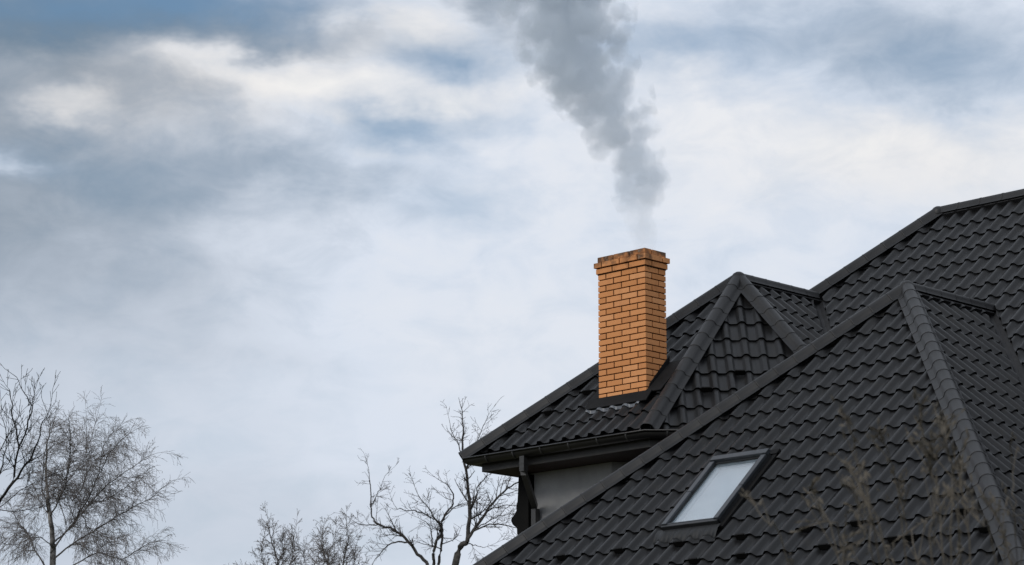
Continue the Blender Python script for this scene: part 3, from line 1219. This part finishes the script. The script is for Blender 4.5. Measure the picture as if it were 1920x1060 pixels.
# downpipe
dp = MB()
ox = -21.115
pipe_pts = [(ox, gy0 - 0.004, gz - 0.05), (ox, gy0 - 0.004, 6.21)]
dp.sweep([(ox, gy0 - 0.004, gz - 0.065), (ox, gy0 - 0.004, 6.22)], 0.050, 4, True, True)
pipe = dp.build('downpipe', M_PIPE, house)
bp = MB()
wpx, wpy = -21.45, WY - 0.075
bp.sweep([(ox, gy0 - 0.004, 6.25), (ox, gy0 + 0.0, 6.20), (ox + (wpx - ox) * 0.5, (gy0 + wpy) / 2, 6.045), (wpx, wpy - 0.01, 5.90), (wpx, wpy, 5.84)], 0.046, 4, True, True)
bp.build('elbow', M_PIPE, pipe)
vp = MB().sweep([(wpx, wpy, 5.87), (wpx, wpy, 0.1)], 0.050, 4, True, True).build('lower_pipe', M_PIPE, pipe)
sl2 = MB()
sl2.sweep([(ox, gy0 - 0.004, 6.32), (ox, gy0 - 0.004, 6.305)], 0.054, 4, True, True)
sl2.sweep([(ox, gy0 - 0.004, 6.262), (ox, gy0 - 0.004, 6.247)], 0.054, 4, True, True)
sl2.build('sleeve', M_PIPE, pipe)
MB().sweep([(wpx, wpy, 5.66), (wpx + 0.12, WY - 0.03, 5.655)], 0.006, 6).build('pipe_clip', M_SHEET, pipe)

# dark carved timber bracket hanging beside the downpipe at the wall corner
cb_ = MB()
prof2 = [(0.0, 6.29), (-0.01, 6.10), (-0.02, 5.98), (-0.04, 5.93), (-0.035, 5.88), (-0.07, 5.83), (-0.115, 5.80), (-0.125, 5.77), (-0.10, 5.72), (-0.06, 5.69), (-0.03, 5.675), (-0.025, 5.60), (0.01, 5.55), (0.16, 5.60), (0.16, 6.29)]
vs = [(WXL + 0.02 + x, WY - 0.10, z) for x, z in prof2] + [(WXL + 0.02 + x, WY - 0.004, z) for x, z in prof2]
K = len(prof2)
cb_.add(vs, [tuple(range(K)), tuple(range(K, 2 * K))[::-1]] + [(k, K + k, K + (k + 1) % K, (k + 1) % K) for k in range(K)])
cb_.build('corner_bracket', M_GUARD, house)

# ------------------------------------------------------------------ trees
M_DARKBARK = mat_bark('dark_bark', (0.012, 0.011, 0.011), (0.030, 0.028, 0.026))
M_BARK = mat_bark('grey_brown_bark', (0.030, 0.028, 0.026), (0.075, 0.070, 0.066))
M_TWIG = mat_bark('brown_twig', (0.050, 0.042, 0.038), (0.090, 0.077, 0.070))
M_BIRCH = mat_bark('birch_bark', (0.05, 0.048, 0.046), (0.32, 0.31, 0.30), 5)
M_BIRCHLIMB = mat_bark('birch_limb_bark', (0.05, 0.046, 0.044), (0.15, 0.14, 0.135), 7)
M_BTWIG = mat_bark('birch_twig', (0.11, 0.098, 0.092), (0.20, 0.18, 0.17))


RS = 0.55      # limb thickness


SEATS = []      # things and the spot on the ground they stand on


class Tree:
    def __init__(self, seed):
        self.r = random.Random(seed)
        self.lines = {'trunk': [], 'limb': [], 'twig': []}

    def line(self, kind, pts, rad):
        self.lines[kind].append((np.array(pts), np.array(rad)))

    def poly(self, kind, pts, r0, r1, wob=0.012, sub=4):
        """smooth polyline through pts with radius going from r0 to r1"""
        P = [np.asarray(p, float) for p in pts]
        out = []
        for k in range(len(P) - 1):
            a = P[max(k - 1, 0)]
            b, c = P[k], P[k + 1]
            d = P[min(k + 2, len(P) - 1)]
            for s in range(sub):
                t = s / sub
                out.append(0.5 * ((2 * b) + (-a + c) * t + (2 * a - 5 * b + 4 * c - d) * t * t + (-a + 3 * b - 3 * c + d) * t ** 3))
        out.append(P[-1])
        out = [p + np.array([self.r.gauss(0, wob), self.r.gauss(0, wob), self.r.gauss(0, wob)]) * (0 if k == 0 else 1) for k, p in enumerate(out)]
        r0, r1 = r0 * RS, r1 * RS
        n = len(out)
        rad = [r0 + (r1 - r0) * k / (n - 1) for k in range(n)]
        self.line(kind, out, rad)
        return np.array(out), np.array(rad)

    def grow(self, P, d, length, rad, level, cfg):
        r = self.r
        n = max(3, int(length / cfg['seg']))
        pts, rads = [P], [rad]
        d = d / np.linalg.norm(d)
        st = length / n
        trop = np.array([0, 0, 1.0]) * cfg['trop'][min(level, len(cfg['trop']) - 1)]
        jit = cfg['jit']
        dirs = []
        for k in range(n):
            d = d + np.array([r.gauss(0, jit), r.gauss(0, jit), r.gauss(0, jit)]) + trop * st * (1 + k / n)
            d /= np.linalg.norm(d)
            P = P + d * st
            pts.append(P)
            dirs.append(d)
            rads.append(max(cfg['rmin'], rad * (1 - 0.75 * (k + 1) / n)))
        self.line('limb' if rad > cfg['limb_r'] else 'twig', pts, rads)
        if level < cfg['levels']:
            m = cfg['kids'][min(level, len(cfg['kids']) - 1)]
            cnt = max(1, int(m * length * r.uniform(0.75, 1.25)))
            for c in range(cnt):
                t = r.uniform(0.12, 1.0)
                k = min(n - 1, int(t * n))
                self.child(pts[k] + (pts[k + 1] - pts[k]) * r.random(), dirs[k], length * r.uniform(0.30, 0.62) * (1.15 - 0.6 * t), rads[k] * 0.6, level + 1, cfg)

    def child(self, P, d, length, rad, level, cfg):
        r = self.r
        a = np.array([r.gauss(0, 1), r.gauss(0, 1), r.gauss(0, 1)])
        a -= d * (a @ d)
        a /= np.linalg.norm(a) + 1e-9
        ang = math.radians(r.uniform(*cfg['angle']))
        nd = d * math.cos(ang) + a * math.sin(ang)
        if length > cfg['minlen']:
            self.grow(P, nd, length, max(cfg['rmin'], rad), level, cfg)

    def dress(self, P, R, cfg, per_m, lens, t0=0.15, level=1):
        """side branches along a limb that was laid by hand"""
        seg = np.linalg.norm(np.diff(P, axis=0), axis=1)
        tot = seg.sum()
        cnt = int(per_m * tot)
        cum = np.concatenate([[0], np.cumsum(seg)])
        for c in range(cnt):
            s = tot * (t0 + (1 - t0) * self.r.random())
            k = min(len(seg) - 1, int(np.searchsorted(cum, s) - 1))
            d = (P[k + 1] - P[k]) / (seg[k] + 1e-9)
            fr = s / tot
            self.child(P[k] + d * (s - cum[k]), d, self.r.uniform(*lens) * (1.15 - 0.55 * fr), R[k] * 0.45, level, cfg)
        # leader
        d = P[-1] - P[-2]
        self.grow(P[-1], d, lens[1] * 0.8, R[-1], level, cfg)

    def mesh(self, kind, sides):
        V, F = [], []
        b = 0
        for pts, rad in self.lines[kind]:
            n = len(pts)
            t = np.gradient(pts, axis=0)
            t /= np.linalg.norm(t, axis=1)[:, None] + 1e-9
            ref = np.where(np.abs(t[:, 2:3]) < 0.9, np.array([[0, 0, 1.0]]), np.array([[1.0, 0, 0]]))
            s = np.cross(t, ref)
            s /= np.linalg.norm(s, axis=1)[:, None] + 1e-9
            w = np.cross(s, t)
            an = 2 * math.pi * np.arange(sides) / sides
            ring = pts[:, None, :] + rad[:, None, None] * (np.cos(an)[None, :, None] * s[:, None, :] + np.sin(an)[None, :, None] * w[:, None, :])
            V.append(ring.reshape(-1, 3))
            i = np.arange(n - 1)[:, None] * sides
            k = np.arange(sides)[None, :]
            k2 = (k + 1) % sides
            q = np.stack([b + i + k, b + i + k2, b + i + sides + k2, b + i + sides + k], -1).reshape(-1, 4)
            F.append(q)
            b += n * sides
        if not V:
            return None
        V = np.concatenate(V)
        F = np.concatenate(F)
        me = bpy.data.meshes.new(kind)
        me.vertices.add(len(V))
        me.vertices.foreach_set('co', V.ravel())
        me.loops.add(len(F) * 4)
        me.loops.foreach_set('vertex_index', F.ravel())
        me.polygons.add(len(F))
        me.polygons.foreach_set('loop_start', np.arange(len(F)) * 4)
        me.polygons.foreach_set('loop_total', np.full(len(F), 4))
        me.polygons.foreach_set('use_smooth', np.ones(len(F), bool))
        me.update()
        return me

    def specks(self, frac, size):
        """left-over leaves and catkins at the twig tips"""
        m = MB()
        for pts, rad in self.lines['twig']:
            if self.r.random() < frac:
                s_ = pts[-1]
                L_ = size * self.r.uniform(0.6, 1.4)
                v = np.array([self.r.gauss(0, 0.5), self.r.gauss(0, 0.5), -1.0])
                v /= np.linalg.norm(v)
                u = np.cross(v, [0.3, 0.9, 0.1])
                u /= np.linalg.norm(u)
                w_ = np.cross(u, v)
                a_ = L_ * 0.4
                m.add([s_, s_ + v * L_ + u * a_, s_ + v * L_ * 1.1 - u * a_ * 0.5 + w_ * a_ * 0.8, s_ + v * L_ - u * a_ * 0.5 - w_ * a_ * 0.8, s_ + v * L_ * 2],
                      [(0, 2, 1), (0, 3, 2), (0, 1, 3), (4, 1, 2), (4, 2, 3), (4, 3, 1)])
        self.extra = m

    def build(self, name, base, label, group, mt, ml, mw):
        root = empty(name, (0, 0, 0))
        SEATS.append((root, base))
        tag(root, label, 'tree', group)
        for kind, nm, sides, m in (('trunk', 'trunk', 8, mt), ('limb', 'branches', 5, ml), ('twig', 'twigs', 3, mw)):
            me = self.mesh(kind, sides)
            if me:
                link(nm, me, root, m, None if kind == 'trunk' else 'stuff')
        if getattr(self, 'extra', None) is not None and self.extra.f:
            self.extra.build('catkins', mw, root, kind='stuff')
        return root


# limbs laid by hand, spread in depth, then dressed with side shoots
def limbs(tree, D, zoom, lst, cfg, per_m, lens, depth=0.6, kind='limb', t0=0.15):
    ox, oy, sc = zoom
    for r0, r1, pts in lst:
        P = []
        dd = tree.r.uniform(-depth, depth)
        for k, (x, y) in enumerate(pts):
            P.append(at(ox + x / sc, oy + y / sc, D + dd * k / max(1, len(pts) - 1)))
        a, b = tree.poly(kind, P, r0, r1)
        tree.dress(a, b, cfg, per_m, lens, t0)


def ground_point(px, py, D):
    p = at(px, py, D)
    return np.array([p[0], p[1], 0.0])


# bare tree with a straight pale stem, close behind the eave corner
cfgA = dict(seg=0.14, trop=[0.25, 0.3, 0.25], jit=0.15, rmin=0.0038, limb_r=0.012, levels=3, kids=[8, 11, 11], angle=(25, 65), minlen=0.08)
Zm = (420, 760, 3.3103)
t1 = Tree(11)
D1 = 62
base = ground_point(770, 1075, D1)
low = at(420 + 1435 / 3.31, 760 + 993 / 3.31, D1)
t1.poly('trunk', [base, base * 0.4 + low * 0.6, low, at(876, 1017, D1)], 0.24, 0.105, 0.0, 6)
limbs(t1, D1, Zm, [(0.10, 0.03, [(1510, 850), (1525, 650), (1520, 560), (1500, 400), (1480, 250), (1485, 120)]),
                   (0.045, 0.015, [(1525, 640), (1560, 580), (1580, 500), (1645, 430)]),
                   (0.075, 0.022, [(1515, 830), (1600, 700), (1690, 580), (1780, 500), (1850, 465)]),
                   (0.04, 0.014, [(1545, 785), (1650, 738), (1750, 745), (1830, 770)]),
                   (0.028, 0.012, [(1620, 650), (1720, 628), (1840, 620)]),
                   (0.03, 0.012, [(1570, 768), (1640, 720), (1730, 680)]),
                   (0.025, 0.01, [(1520, 860), (1560, 870), (1620, 885)])], cfgA, 7.0, (0.22, 0.85))
limbs(t1, D1, Zm, [(0.03, 0.012, [(1500, 400), (1560, 250), (1620, 110)]), (0.03, 0.012, [(1490, 330), (1440, 220), (1400, 130)])], cfgA, 8.0, (0.2, 0.75))
t1.build('bare_tree', base, 'bare tree with a straight pale stem rising behind the eave corner and gutter end', None, M_BARK, M_BARK, M_TWIG)

# spreading bare tree left of it
t2 = Tree(23)
D2 = 66
base = ground_point(818, 1075, D2)
fork = at(812, 1120, D2)
t2.poly('trunk', [base, base * 0.4 + fork * 0.6, fork], 0.36, 0.30, 0.01, 5)
t2.poly('trunk', [fork, at(802, 1062, D2)], 0.10, 0.085, 0.0, 4)
t2.poly('trunk', [fork, at(813, 1062, D2)], 0.09, 0.08, 0.0, 4)
t2.poly('trunk', [fork, at(821, 1062, D2)], 0.08, 0.07, 0.0, 4)
limbs(t2, D2, Zm, [(0.085, 0.02, [(1265, 993), (1200, 920), (1130, 830), (1050, 770), (960, 740), (920, 690), (915, 600), (905, 470)]),
                   (0.08, 0.018, [(1300, 993), (1300, 900), (1350, 790), (1360, 700), (1420, 610), (1415, 540), (1365, 480)]),
                   (0.07, 0.016, [(1330, 993), (1350, 870), (1355, 760), (1300, 700), (1270, 640), (1200, 560)]),
                   (0.045, 0.014, [(1140, 850), (1060, 850), (990, 900), (930, 970)]),
                   (0.035, 0.012, [(1290, 700), (1230, 670), (1130, 650), (1070, 642)]),
                   (0.035, 0.012, [(1295, 880), (1285, 770), (1240, 710)]),
                   (0.035, 0.012, [(1360, 700), (1440, 625), (1500, 605)]),
                   (0.03, 0.012, [(960, 740), (860, 742), (800, 720)]),
                   (0.03, 0.012, [(915, 620), (950, 560), (985, 480)])], cfgA, 7.0, (0.22, 0.85))
t2.build('bare_tree', base, 'bare tree with crooked spreading limbs and one long limb arching towards the small birches', None, M_BARK, M_BARK, M_TWIG)

# large drooping birch at the far side
cfgB = dict(seg=0.16, trop=[0.12, -0.75, -1.5, -2.0], jit=0.11, rmin=0.0029, limb_r=0.012, levels=3, kids=[9, 15, 11], angle=(20, 66), minlen=0.12)
Zb = (0, 660, 2.65)
t3 = Tree(37)
RS = 0.42
D3 = 60
base = ground_point(98, 1075, D3)
t3.poly('trunk', [base, base * 0.5 + at(98, 1060, D3) * 0.5, at(98, 1060, D3), at(100, 1022, D3), at(94, 970, D3), at(91, 940, D3), at(86, 890, D3), at(88, 840, D3), at(97, 790, D3)], 0.22, 0.016, 0.01, 5)
limbs(t3, D3, Zb, [(0.05, 0.012, [(250, 820), (310, 700), (345, 560), (350, 400), (340, 320)]),
                   (0.05, 0.012, [(250, 1000), (400, 790), (480, 640), (510, 480), (560, 400)]),
                   (0.055, 0.012, [(255, 1040), (330, 980), (480, 880), (620, 790), (740, 735), (790, 690)]),
                   (0.05, 0.012, [(265, 950), (360, 860), (440, 760), (560, 640), (680, 560), (750, 510)]),
                   (0.035, 0.01, [(360, 740), (420, 640), (430, 500), (430, 330)]),
                   (0.03, 0.01, [(500, 600), (560, 480), (650, 400)]),
                   (0.05, 0.012, [(220, 1060), (170, 980), (140, 900), (80, 830), (40, 740)]),
                   (0.04, 0.012, [(240, 800), (210, 650), (230, 480), (270, 330)]),
                   (0.04, 0.012, [(330, 1080), (480, 1000), (600, 1030), (720, 960), (800, 940)]),
                   (0.03, 0.01, [(250, 830), (180, 700), (130, 560), (160, 420)]),
                   (0.03, 0.01, [(400, 800), (450, 880), (560, 930), (640, 910)]),
                   (0.03, 0.01, [(260, 960), (180, 920), (60, 960), (-30, 930)]),
                   (0.03, 0.01, [(330, 860), (300, 700), (400, 560), (480, 340)]),
                   (0.03, 0.01, [(420, 770), (560, 720), (660, 640), (720, 620)])], cfgB, 24, (0.3, 0.95), 2.2)
t3.specks(0.10, 0.018)
t3.build('birch_tree', base, 'large pale birch with fine drooping twigs beside the dark bare tree', None, M_BIRCH, M_BIRCHLIMB, M_BTWIG)

RS = 0.55
# dark tree reaching in front of the birch
cfgC = dict(seg=0.12, trop=[0.35, 0.35, 0.3], jit=0.12, rmin=0.004, limb_r=0.012, levels=3, kids=[6, 8, 8], angle=(18, 48), minlen=0.1)
t4 = Tree(51)
D4 = 46
base = ground_point(-150, 1075, D4)
t4.poly('trunk', [base, base * 0.5 + at(-110, 1060, D4) * 0.5, at(-110, 1060, D4), at(-45, 985, D4), at(0, 937, D4)], 0.17, 0.055, 0.01, 5)
limbs(t4, D4, Zb, [(0.05, 0.010, [(0, 735), (60, 650), (90, 480), (65, 300), (50, 180)]),
                   (0.045, 0.010, [(20, 710), (110, 590), (180, 470), (205, 370), (240, 300)]),
                   (0.03, 0.008, [(90, 480), (140, 340), (150, 260), (110, 190), (80, 120)]),
                   (0.03, 0.008, [(140, 340), (160, 280), (170, 210)]),
                   (0.025, 0.008, [(-60, 760), (10, 560), (30, 420), (0, 280)]),
                   (0.02, 0.008, [(-40, 560), (40, 420), (90, 330)]),
                   (0.018, 0.007, [(-60, 790), (80, 790), (230, 770)]),
                   (0.018, 0.007, [(-40, 800), (100, 690), (280, 600)])], cfgC, 6.5, (0.22, 0.80), 0.6)
t4.build('bare_tree', base, 'dark bare tree with upright black branches in front of the large birch', None, M_DARKBARK, M_DARKBARK, M_DARKBARK)

# two small birches further off
cfgS = dict(seg=0.16, trop=[0.35, 0.0, -0.5], jit=0.13, rmin=0.0052, limb_r=0.014, levels=3, kids=[9, 14, 14], angle=(18, 52), minlen=0.12)


def small_birch(seed, D, px, stems, label):
    t = Tree(seed)
    base = ground_point(px, 1075, D)
    t.poly('trunk', [base, base * 0.5 + at(px, 1090, D) * 0.5 + np.array([0.1, 0.1, 0]), at(px, 1090, D), at(stems[0][2][0][0] / 3.31 + 420, stems[0][2][0][1] / 3.31 + 760, D)], 0.16, 0.06, 0.01, 5)
    limbs(t, D, (420, 778, 3.3103), stems, cfgS, 19, (0.25, 0.8), 1.0)
    t.specks(0.5, 0.022)
    t.build('birch_tree', base, label, None, M_BIRCH, M_BIRCHLIMB, M_BTWIG)


small_birch(61, 82, 523, [(0.055, 0.012, [(340, 1040), (330, 900), (290, 760), (275, 660)]),
                          (0.04, 0.012, [(350, 1050), (420, 900), (430, 800), (440, 740)]),
                          (0.04, 0.012, [(330, 1050), (260, 960), (230, 880), (240, 780)]),
                          (0.04, 0.012, [(330, 1060), (220, 1010), (140, 980), (110, 960)]),
                          (0.04, 0.012, [(360, 1050), (480, 940), (500, 840)]),
                          (0.03, 0.010, [(340, 1000), (370, 880), (360, 780)])], 'small dense birch top with a brownish haze of twigs beside a slimmer birch')
small_birch(73, 80, 634, [(0.05, 0.012, [(720, 1040), (745, 900), (770, 790), (765, 690)]),
                          (0.04, 0.012, [(700, 1050), (630, 900), (610, 800), (612, 720)]),
                          (0.035, 0.012, [(710, 1060), (660, 960), (650, 860), (690, 760)]),
                          (0.03, 0.010, [(720, 1060), (800, 960), (810, 860)]),
                          (0.03, 0.010, [(700, 1060), (580, 980), (560, 880)])], 'slim open birch top between the dense small birch and the crooked bare tree')

# ------------------------------------------------------------------ dry weeds near the camera
M_WEED = mat_bark('dry_weed', (0.070, 0.061, 0.049), (0.120, 0.106, 0.086), 30)


def weed(seed, pts_px, D, label, tufts):
    r = random.Random(seed)
    up_ = [at(x, y, D + r.uniform(-0.08, 0.08)) for x, y in pts_px]      # traced part, bottom to tip
    lean = up_[0] - up_[1]
    base = up_[0] + lean / abs(lean[2]) * up_[0][2] * 0.45
    base = np.array([base[0] + r.uniform(-0.1, 0.1), base[1] + r.uniform(-0.1, 0.1), 0.0])
    root = empty('dry_weed')
    SEATS.append((root, base))
    tag(root, label, 'weed', 'dry weed stalks before the roof')
    tr = Tree(seed)
    P, R = tr.poly('trunk', [base, base * 0.5 + up_[0] * 0.5 + np.array([0.02, 0.02, 0])] + up_, 0.0058, 0.0024, 0.003, 5)
    link('stem', tr.mesh('trunk', 5), root, M_WEED)
    tw, lf = MB(), MB()
    vis = len(P) - 5 * (len(up_) - 1) - 1
    for c in range(int(tufts * 1.6)):
        k = r.randint(max(1, vis - 3), len(P) - 2)
        p = P[k] + (P[k + 1] - P[k]) * r.random()
        d0 = P[k + 1] - P[k]
        d0 = d0 / np.linalg.norm(d0)
        a = r.uniform(0, 6.283)
        fr = (k - vis) / max(1, len(P) - vis)
        ln_ = r.uniform(0.05, 0.17) * (1.25 - fr)
        d = d0 * r.uniform(0.7, 1.0) + np.array([math.cos(a) * 0.42, math.sin(a) * 0.42, 0.1])
        q = p + d * ln_
        tw.sweep([p, p + d * ln_ * 0.5 + np.array([0, 0, 0.004]), q], [0.0022, 0.0018, 0.001], 3, False)
        for e in range(r.randint(2, 4)):
            s_ = q + d * r.uniform(-0.04, 0.02) + np.array([r.gauss(0, 0.006), r.gauss(0, 0.006), 0])
            L_ = r.uniform(0.008, 0.018)
            v = d + np.array([r.gauss(0, 0.35), r.gauss(0, 0.35), r.gauss(0, 0.35)])
            v /= np.linalg.norm(v)
            u = np.cross(v, [0.3, 0.5, 0.8])
            u /= np.linalg.norm(u)
            w_ = np.cross(u, v)
            lf.add([s_ - v * L_, s_ + u * L_ * 0.30, s_ - u * L_ * 0.15 + w_ * L_ * 0.26, s_ - u * L_ * 0.15 - w_ * L_ * 0.26, s_ + v * L_],
                   [(0, 2, 1), (0, 3, 2), (0, 1, 3), (4, 1, 2), (4, 2, 3), (4, 3, 1)])
    tw.build('twigs', M_WEED, root, kind='stuff')
    lf.build('seed_tufts', M_WEED, root, kind='stuff')


W0 = 'tufted dry weed stalk halfway between the tallest stalk and the tuft thicket'
W2 = 'dry weed stalk in the thicket of seed tufts before the front hip'
WEEDS = [([(1668, 1070), (1632, 950), (1612, 870), (1600, 820), (1584, 782)], 7.4, 'tallest pale dry weed stalk leaning towards the skylight, its bent tip above the snow guards', 8),
         ([(1482, 1070), (1440, 985), (1404, 925)], 7.6, 'lone thin dry weed stalk nearest to the skylight, almost without tufts', 3),
         ([(1578, 1070), (1545, 970), (1520, 905)], 7.9, 'second dry weed stalk from the skylight, leaning and thinly tufted', 6),
         ([(1592, 1070), (1556, 985), (1535, 950)], 8.3, 'short dry weed stalk just behind the second stalk from the skylight', 5),
         ([(1700, 1070), (1683, 930), (1672, 865), (1650, 812)], 7.8, 'tall thin dry weed stalk between the tallest stalk and the tuft thicket by the hip', 8),
         ([(1652, 1070), (1634, 980), (1612, 910), (1598, 880)], 7.2, 'bushy tufted dry weed stalk crossing the foot of the tallest stalk', 9),
         ([(1786, 1070), (1786, 900), (1778, 830), (1752, 768)], 7.7, W2, 12),
         ([(1822, 1070), (1806, 930), (1790, 850), (1768, 795)], 8.2, W2, 11),
         ([(1772, 1070), (1756, 930), (1738, 840), (1722, 760)], 8.0, W2, 11),
         ([(1745, 1070), (1752, 980), (1748, 900), (1742, 850)], 7.3, 'upright dry weed stalk at the edge of the tuft thicket facing the skylight', 10),
         ([(1872, 1070), (1842, 985), (1822, 948)], 7.1, 'short leaning dry weed stalk crossing the lower ridge caps of the front hip', 6),
         ([(1906, 1070), (1902, 960), (1900, 880), (1892, 832)], 7.9, 'tall dry weed stalk beyond the front hip, before the side slope tiles', 6),
         ([(1896, 1070), (1880, 1000), (1868, 958)], 7.4, 'short dry weed stalk right on the foot of the front hip caps', 4),
         ([(1722, 1070), (1700, 1000), (1690, 930), (1676, 890)], 8.5, W0, 9),
         ([(1640, 1070), (1622, 1010), (1606, 965)], 8.1, 'low bushy dry weed stalk under the tallest stalk', 8),
         ([(1808, 1070), (1800, 1000), (1796, 930), (1800, 890)], 8.4, W2, 9)]
for k, (pp, D, lb, tf) in enumerate(WEEDS):
    weed(100 + k, pp, D, lb, tf)

# ------------------------------------------------------------------ smoke from the chimney
def smoke():
    O = np.array([(CX0 + CX1) / 2, (CY0 + CY1) / 2, 8.67])
    ox, oy, w = to_px(O)
    s = FPX / w
    path = [(470, 1202, 17), (440, 1203, 24), (400, 1209, 36), (330, 1200, 52), (260, 1168, 62), (200, 1142, 70), (150, 1108, 90), (100, 1084, 90), (50, 1072, 92), (0, 1066, 100), (-70, 1052, 112), (-150, 1020, 128)]
    zs = [(oy - y) / s for y, x, r in path]
    xs = [(x - ox) / s for y, x, r in path]
    rs = [r / s for y, x, r in path]
    zs[0] = 0.0
    ztop = zs[-1]
    V, F = [], []
    nu = 20
    for k in range(len(zs)):
        for a in range(nu):
            an = 2 * math.pi * a / nu
            V.append((xs[k] + rs[k] * 1.38 * math.cos(an), rs[k] * 1.38 * math.sin(an), zs[k]))
    for k in range(len(zs) - 1):
        for a in range(nu):
            F.append((k * nu + a, k * nu + (a + 1) % nu, (k + 1) * nu + (a + 1) % nu, (k + 1) * nu + a))
    F.append(tuple(range(nu))[::-1])
    F.append(tuple((len(zs) - 1) * nu + a for a in range(nu)))
    m, t = material('chimney_smoke')
    tcn = t.node('ShaderNodeTexCoord')
    P = tcn.outputs['Object']
    # billows: push the lookup point about, then measure the distance to the axis of the plume
    wA = t.vmath('SUBTRACT', t.noise(P, 1.7, 2, 0.5, 0, True), (0.5, 0.5, 0.5))
    wB = t.vmath('SUBTRACT', t.noise(P, 5.5, 3, 0.6, 0, True), (0.5, 0.5, 0.5))
    z_ = t.sep(P)[2]
    zn = t.math('DIVIDE', z_, ztop, clamp=True)
    amp = t.maprange(zn, 0, 0.5, 0.12, 0.55)
    vm = t.node('ShaderNodeVectorMath', operation='SCALE')
    t.link(wA, vm.inputs[0])
    t.link(amp, vm.inputs['Scale'])
    vm2 = t.node('ShaderNodeVectorMath', operation='SCALE')
    t.link(wB, vm2.inputs[0])
    t.link(t.maprange(zn, 0, 0.5, 0.10, 0.30), vm2.inputs['Scale'])
    Q = t.vmath('ADD', P, t.vmath('ADD', vm.outputs[0], vm2.outputs[0]))
    q = t.sep(Q)
    qz = t.math('DIVIDE', q[2], ztop, clamp=True)

    def curve(fac, xs_, ys_):
        lo_, hi_ = min(ys_), max(ys_)
        stops = [(a, (b - lo_) / (hi_ - lo_)) for a, b in zip(xs_, ys_)]
        rmp = t.ramp(fac, stops)
        return t.maprange(t.sep(rmp)[0], 0, 1, lo_, hi_)

    zl = [z / ztop for z in zs]
    cx = curve(qz, zl, xs)
    cr = curve(qz, zl, rs)
    dx = t.math('SUBTRACT', q[0], cx)
    dist = t.math('SQRT', t.math('MULTIPLY_ADD', dx, dx, t.math('MULTIPLY', q[1], q[1])))
    rel = t.math('DIVIDE', dist, cr)
    fine_ = t.noise(Q, 5.5, 5, 0.6)
    vo = t.node('ShaderNodeTexVoronoi', feature='SMOOTH_F1')
    vo.inputs['Scale'].default_value = 3.3
    vo.inputs['Smoothness'].default_value = 0.12
    t.link(t.vmath('ADD', P, vm2.outputs[0]), vo.inputs['Vector'])
    puff = t.math('SUBTRACT', 0.55, vo.outputs['Distance'])
    body = t.math('ADD', t.math('ADD', t.math('SUBTRACT', t.maprange(zn, 0.0, 0.25, 1.15, 0.90), rel), t.math('MULTIPLY', puff, 1.8)), t.math('MULTIPLY_ADD', fine_, 1.5, -0.75))
    dens = t.maprange(body, 0.0, 0.30, 0, 1, False)
    grow = t.ramp(zn, [(0.0, 0.16), (0.08, 0.26), (0.18, 0.50), (0.4, 0.72), (0.62, 0.9), (1.0, 1.0)])
    fade = t.maprange(zn, 0.965, 1.0, 1, 0)
    density = t.math('MULTIPLY', t.math('MULTIPLY', dens, t.math('MULTIPLY', t.sep(grow)[0], 3.1)), fade)
    vol = t.node('ShaderNodeVolumePrincipled')
    vol.inputs['Color'].default_value = (0.81, 0.875, 0.94, 1)
    vol.inputs['Anisotropy'].default_value = 0.1
    t.link(density, vol.inputs['Density'])
    o_ = t.node('ShaderNodeOutputMaterial')
    t.link(vol.outputs[0], o_.inputs['Volume'])
    ob = link('smoke_plume', mesh_of('smoke_plume', V, F, m))
    ob.location = O
    ob.rotation_euler = (0, 0, TH)
    tag(ob, 'grey smoke plume billowing up from the yellow brick chimney', 'smoke', None, 'stuff')


smoke()
SEATS.append((house, (-17.5, 23.0, 0.0)))
bpy.context.view_layer.update()
for root, base in SEATS:
    b = Vector([float(v) for v in base])
    root.location = b
    for ch in root.children:
        ch.matrix_parent_inverse = Matrix.Translation(-b)
SC.cycles.volume_bounces = 3
SC.cycles.volume_step_rate = 0.35
SC.cycles.volume_max_steps = 256
SC.cycles.max_bounces = 8
SC.cycles.transparent_max_bounces = 16
SC.cycles.use_denoising = True
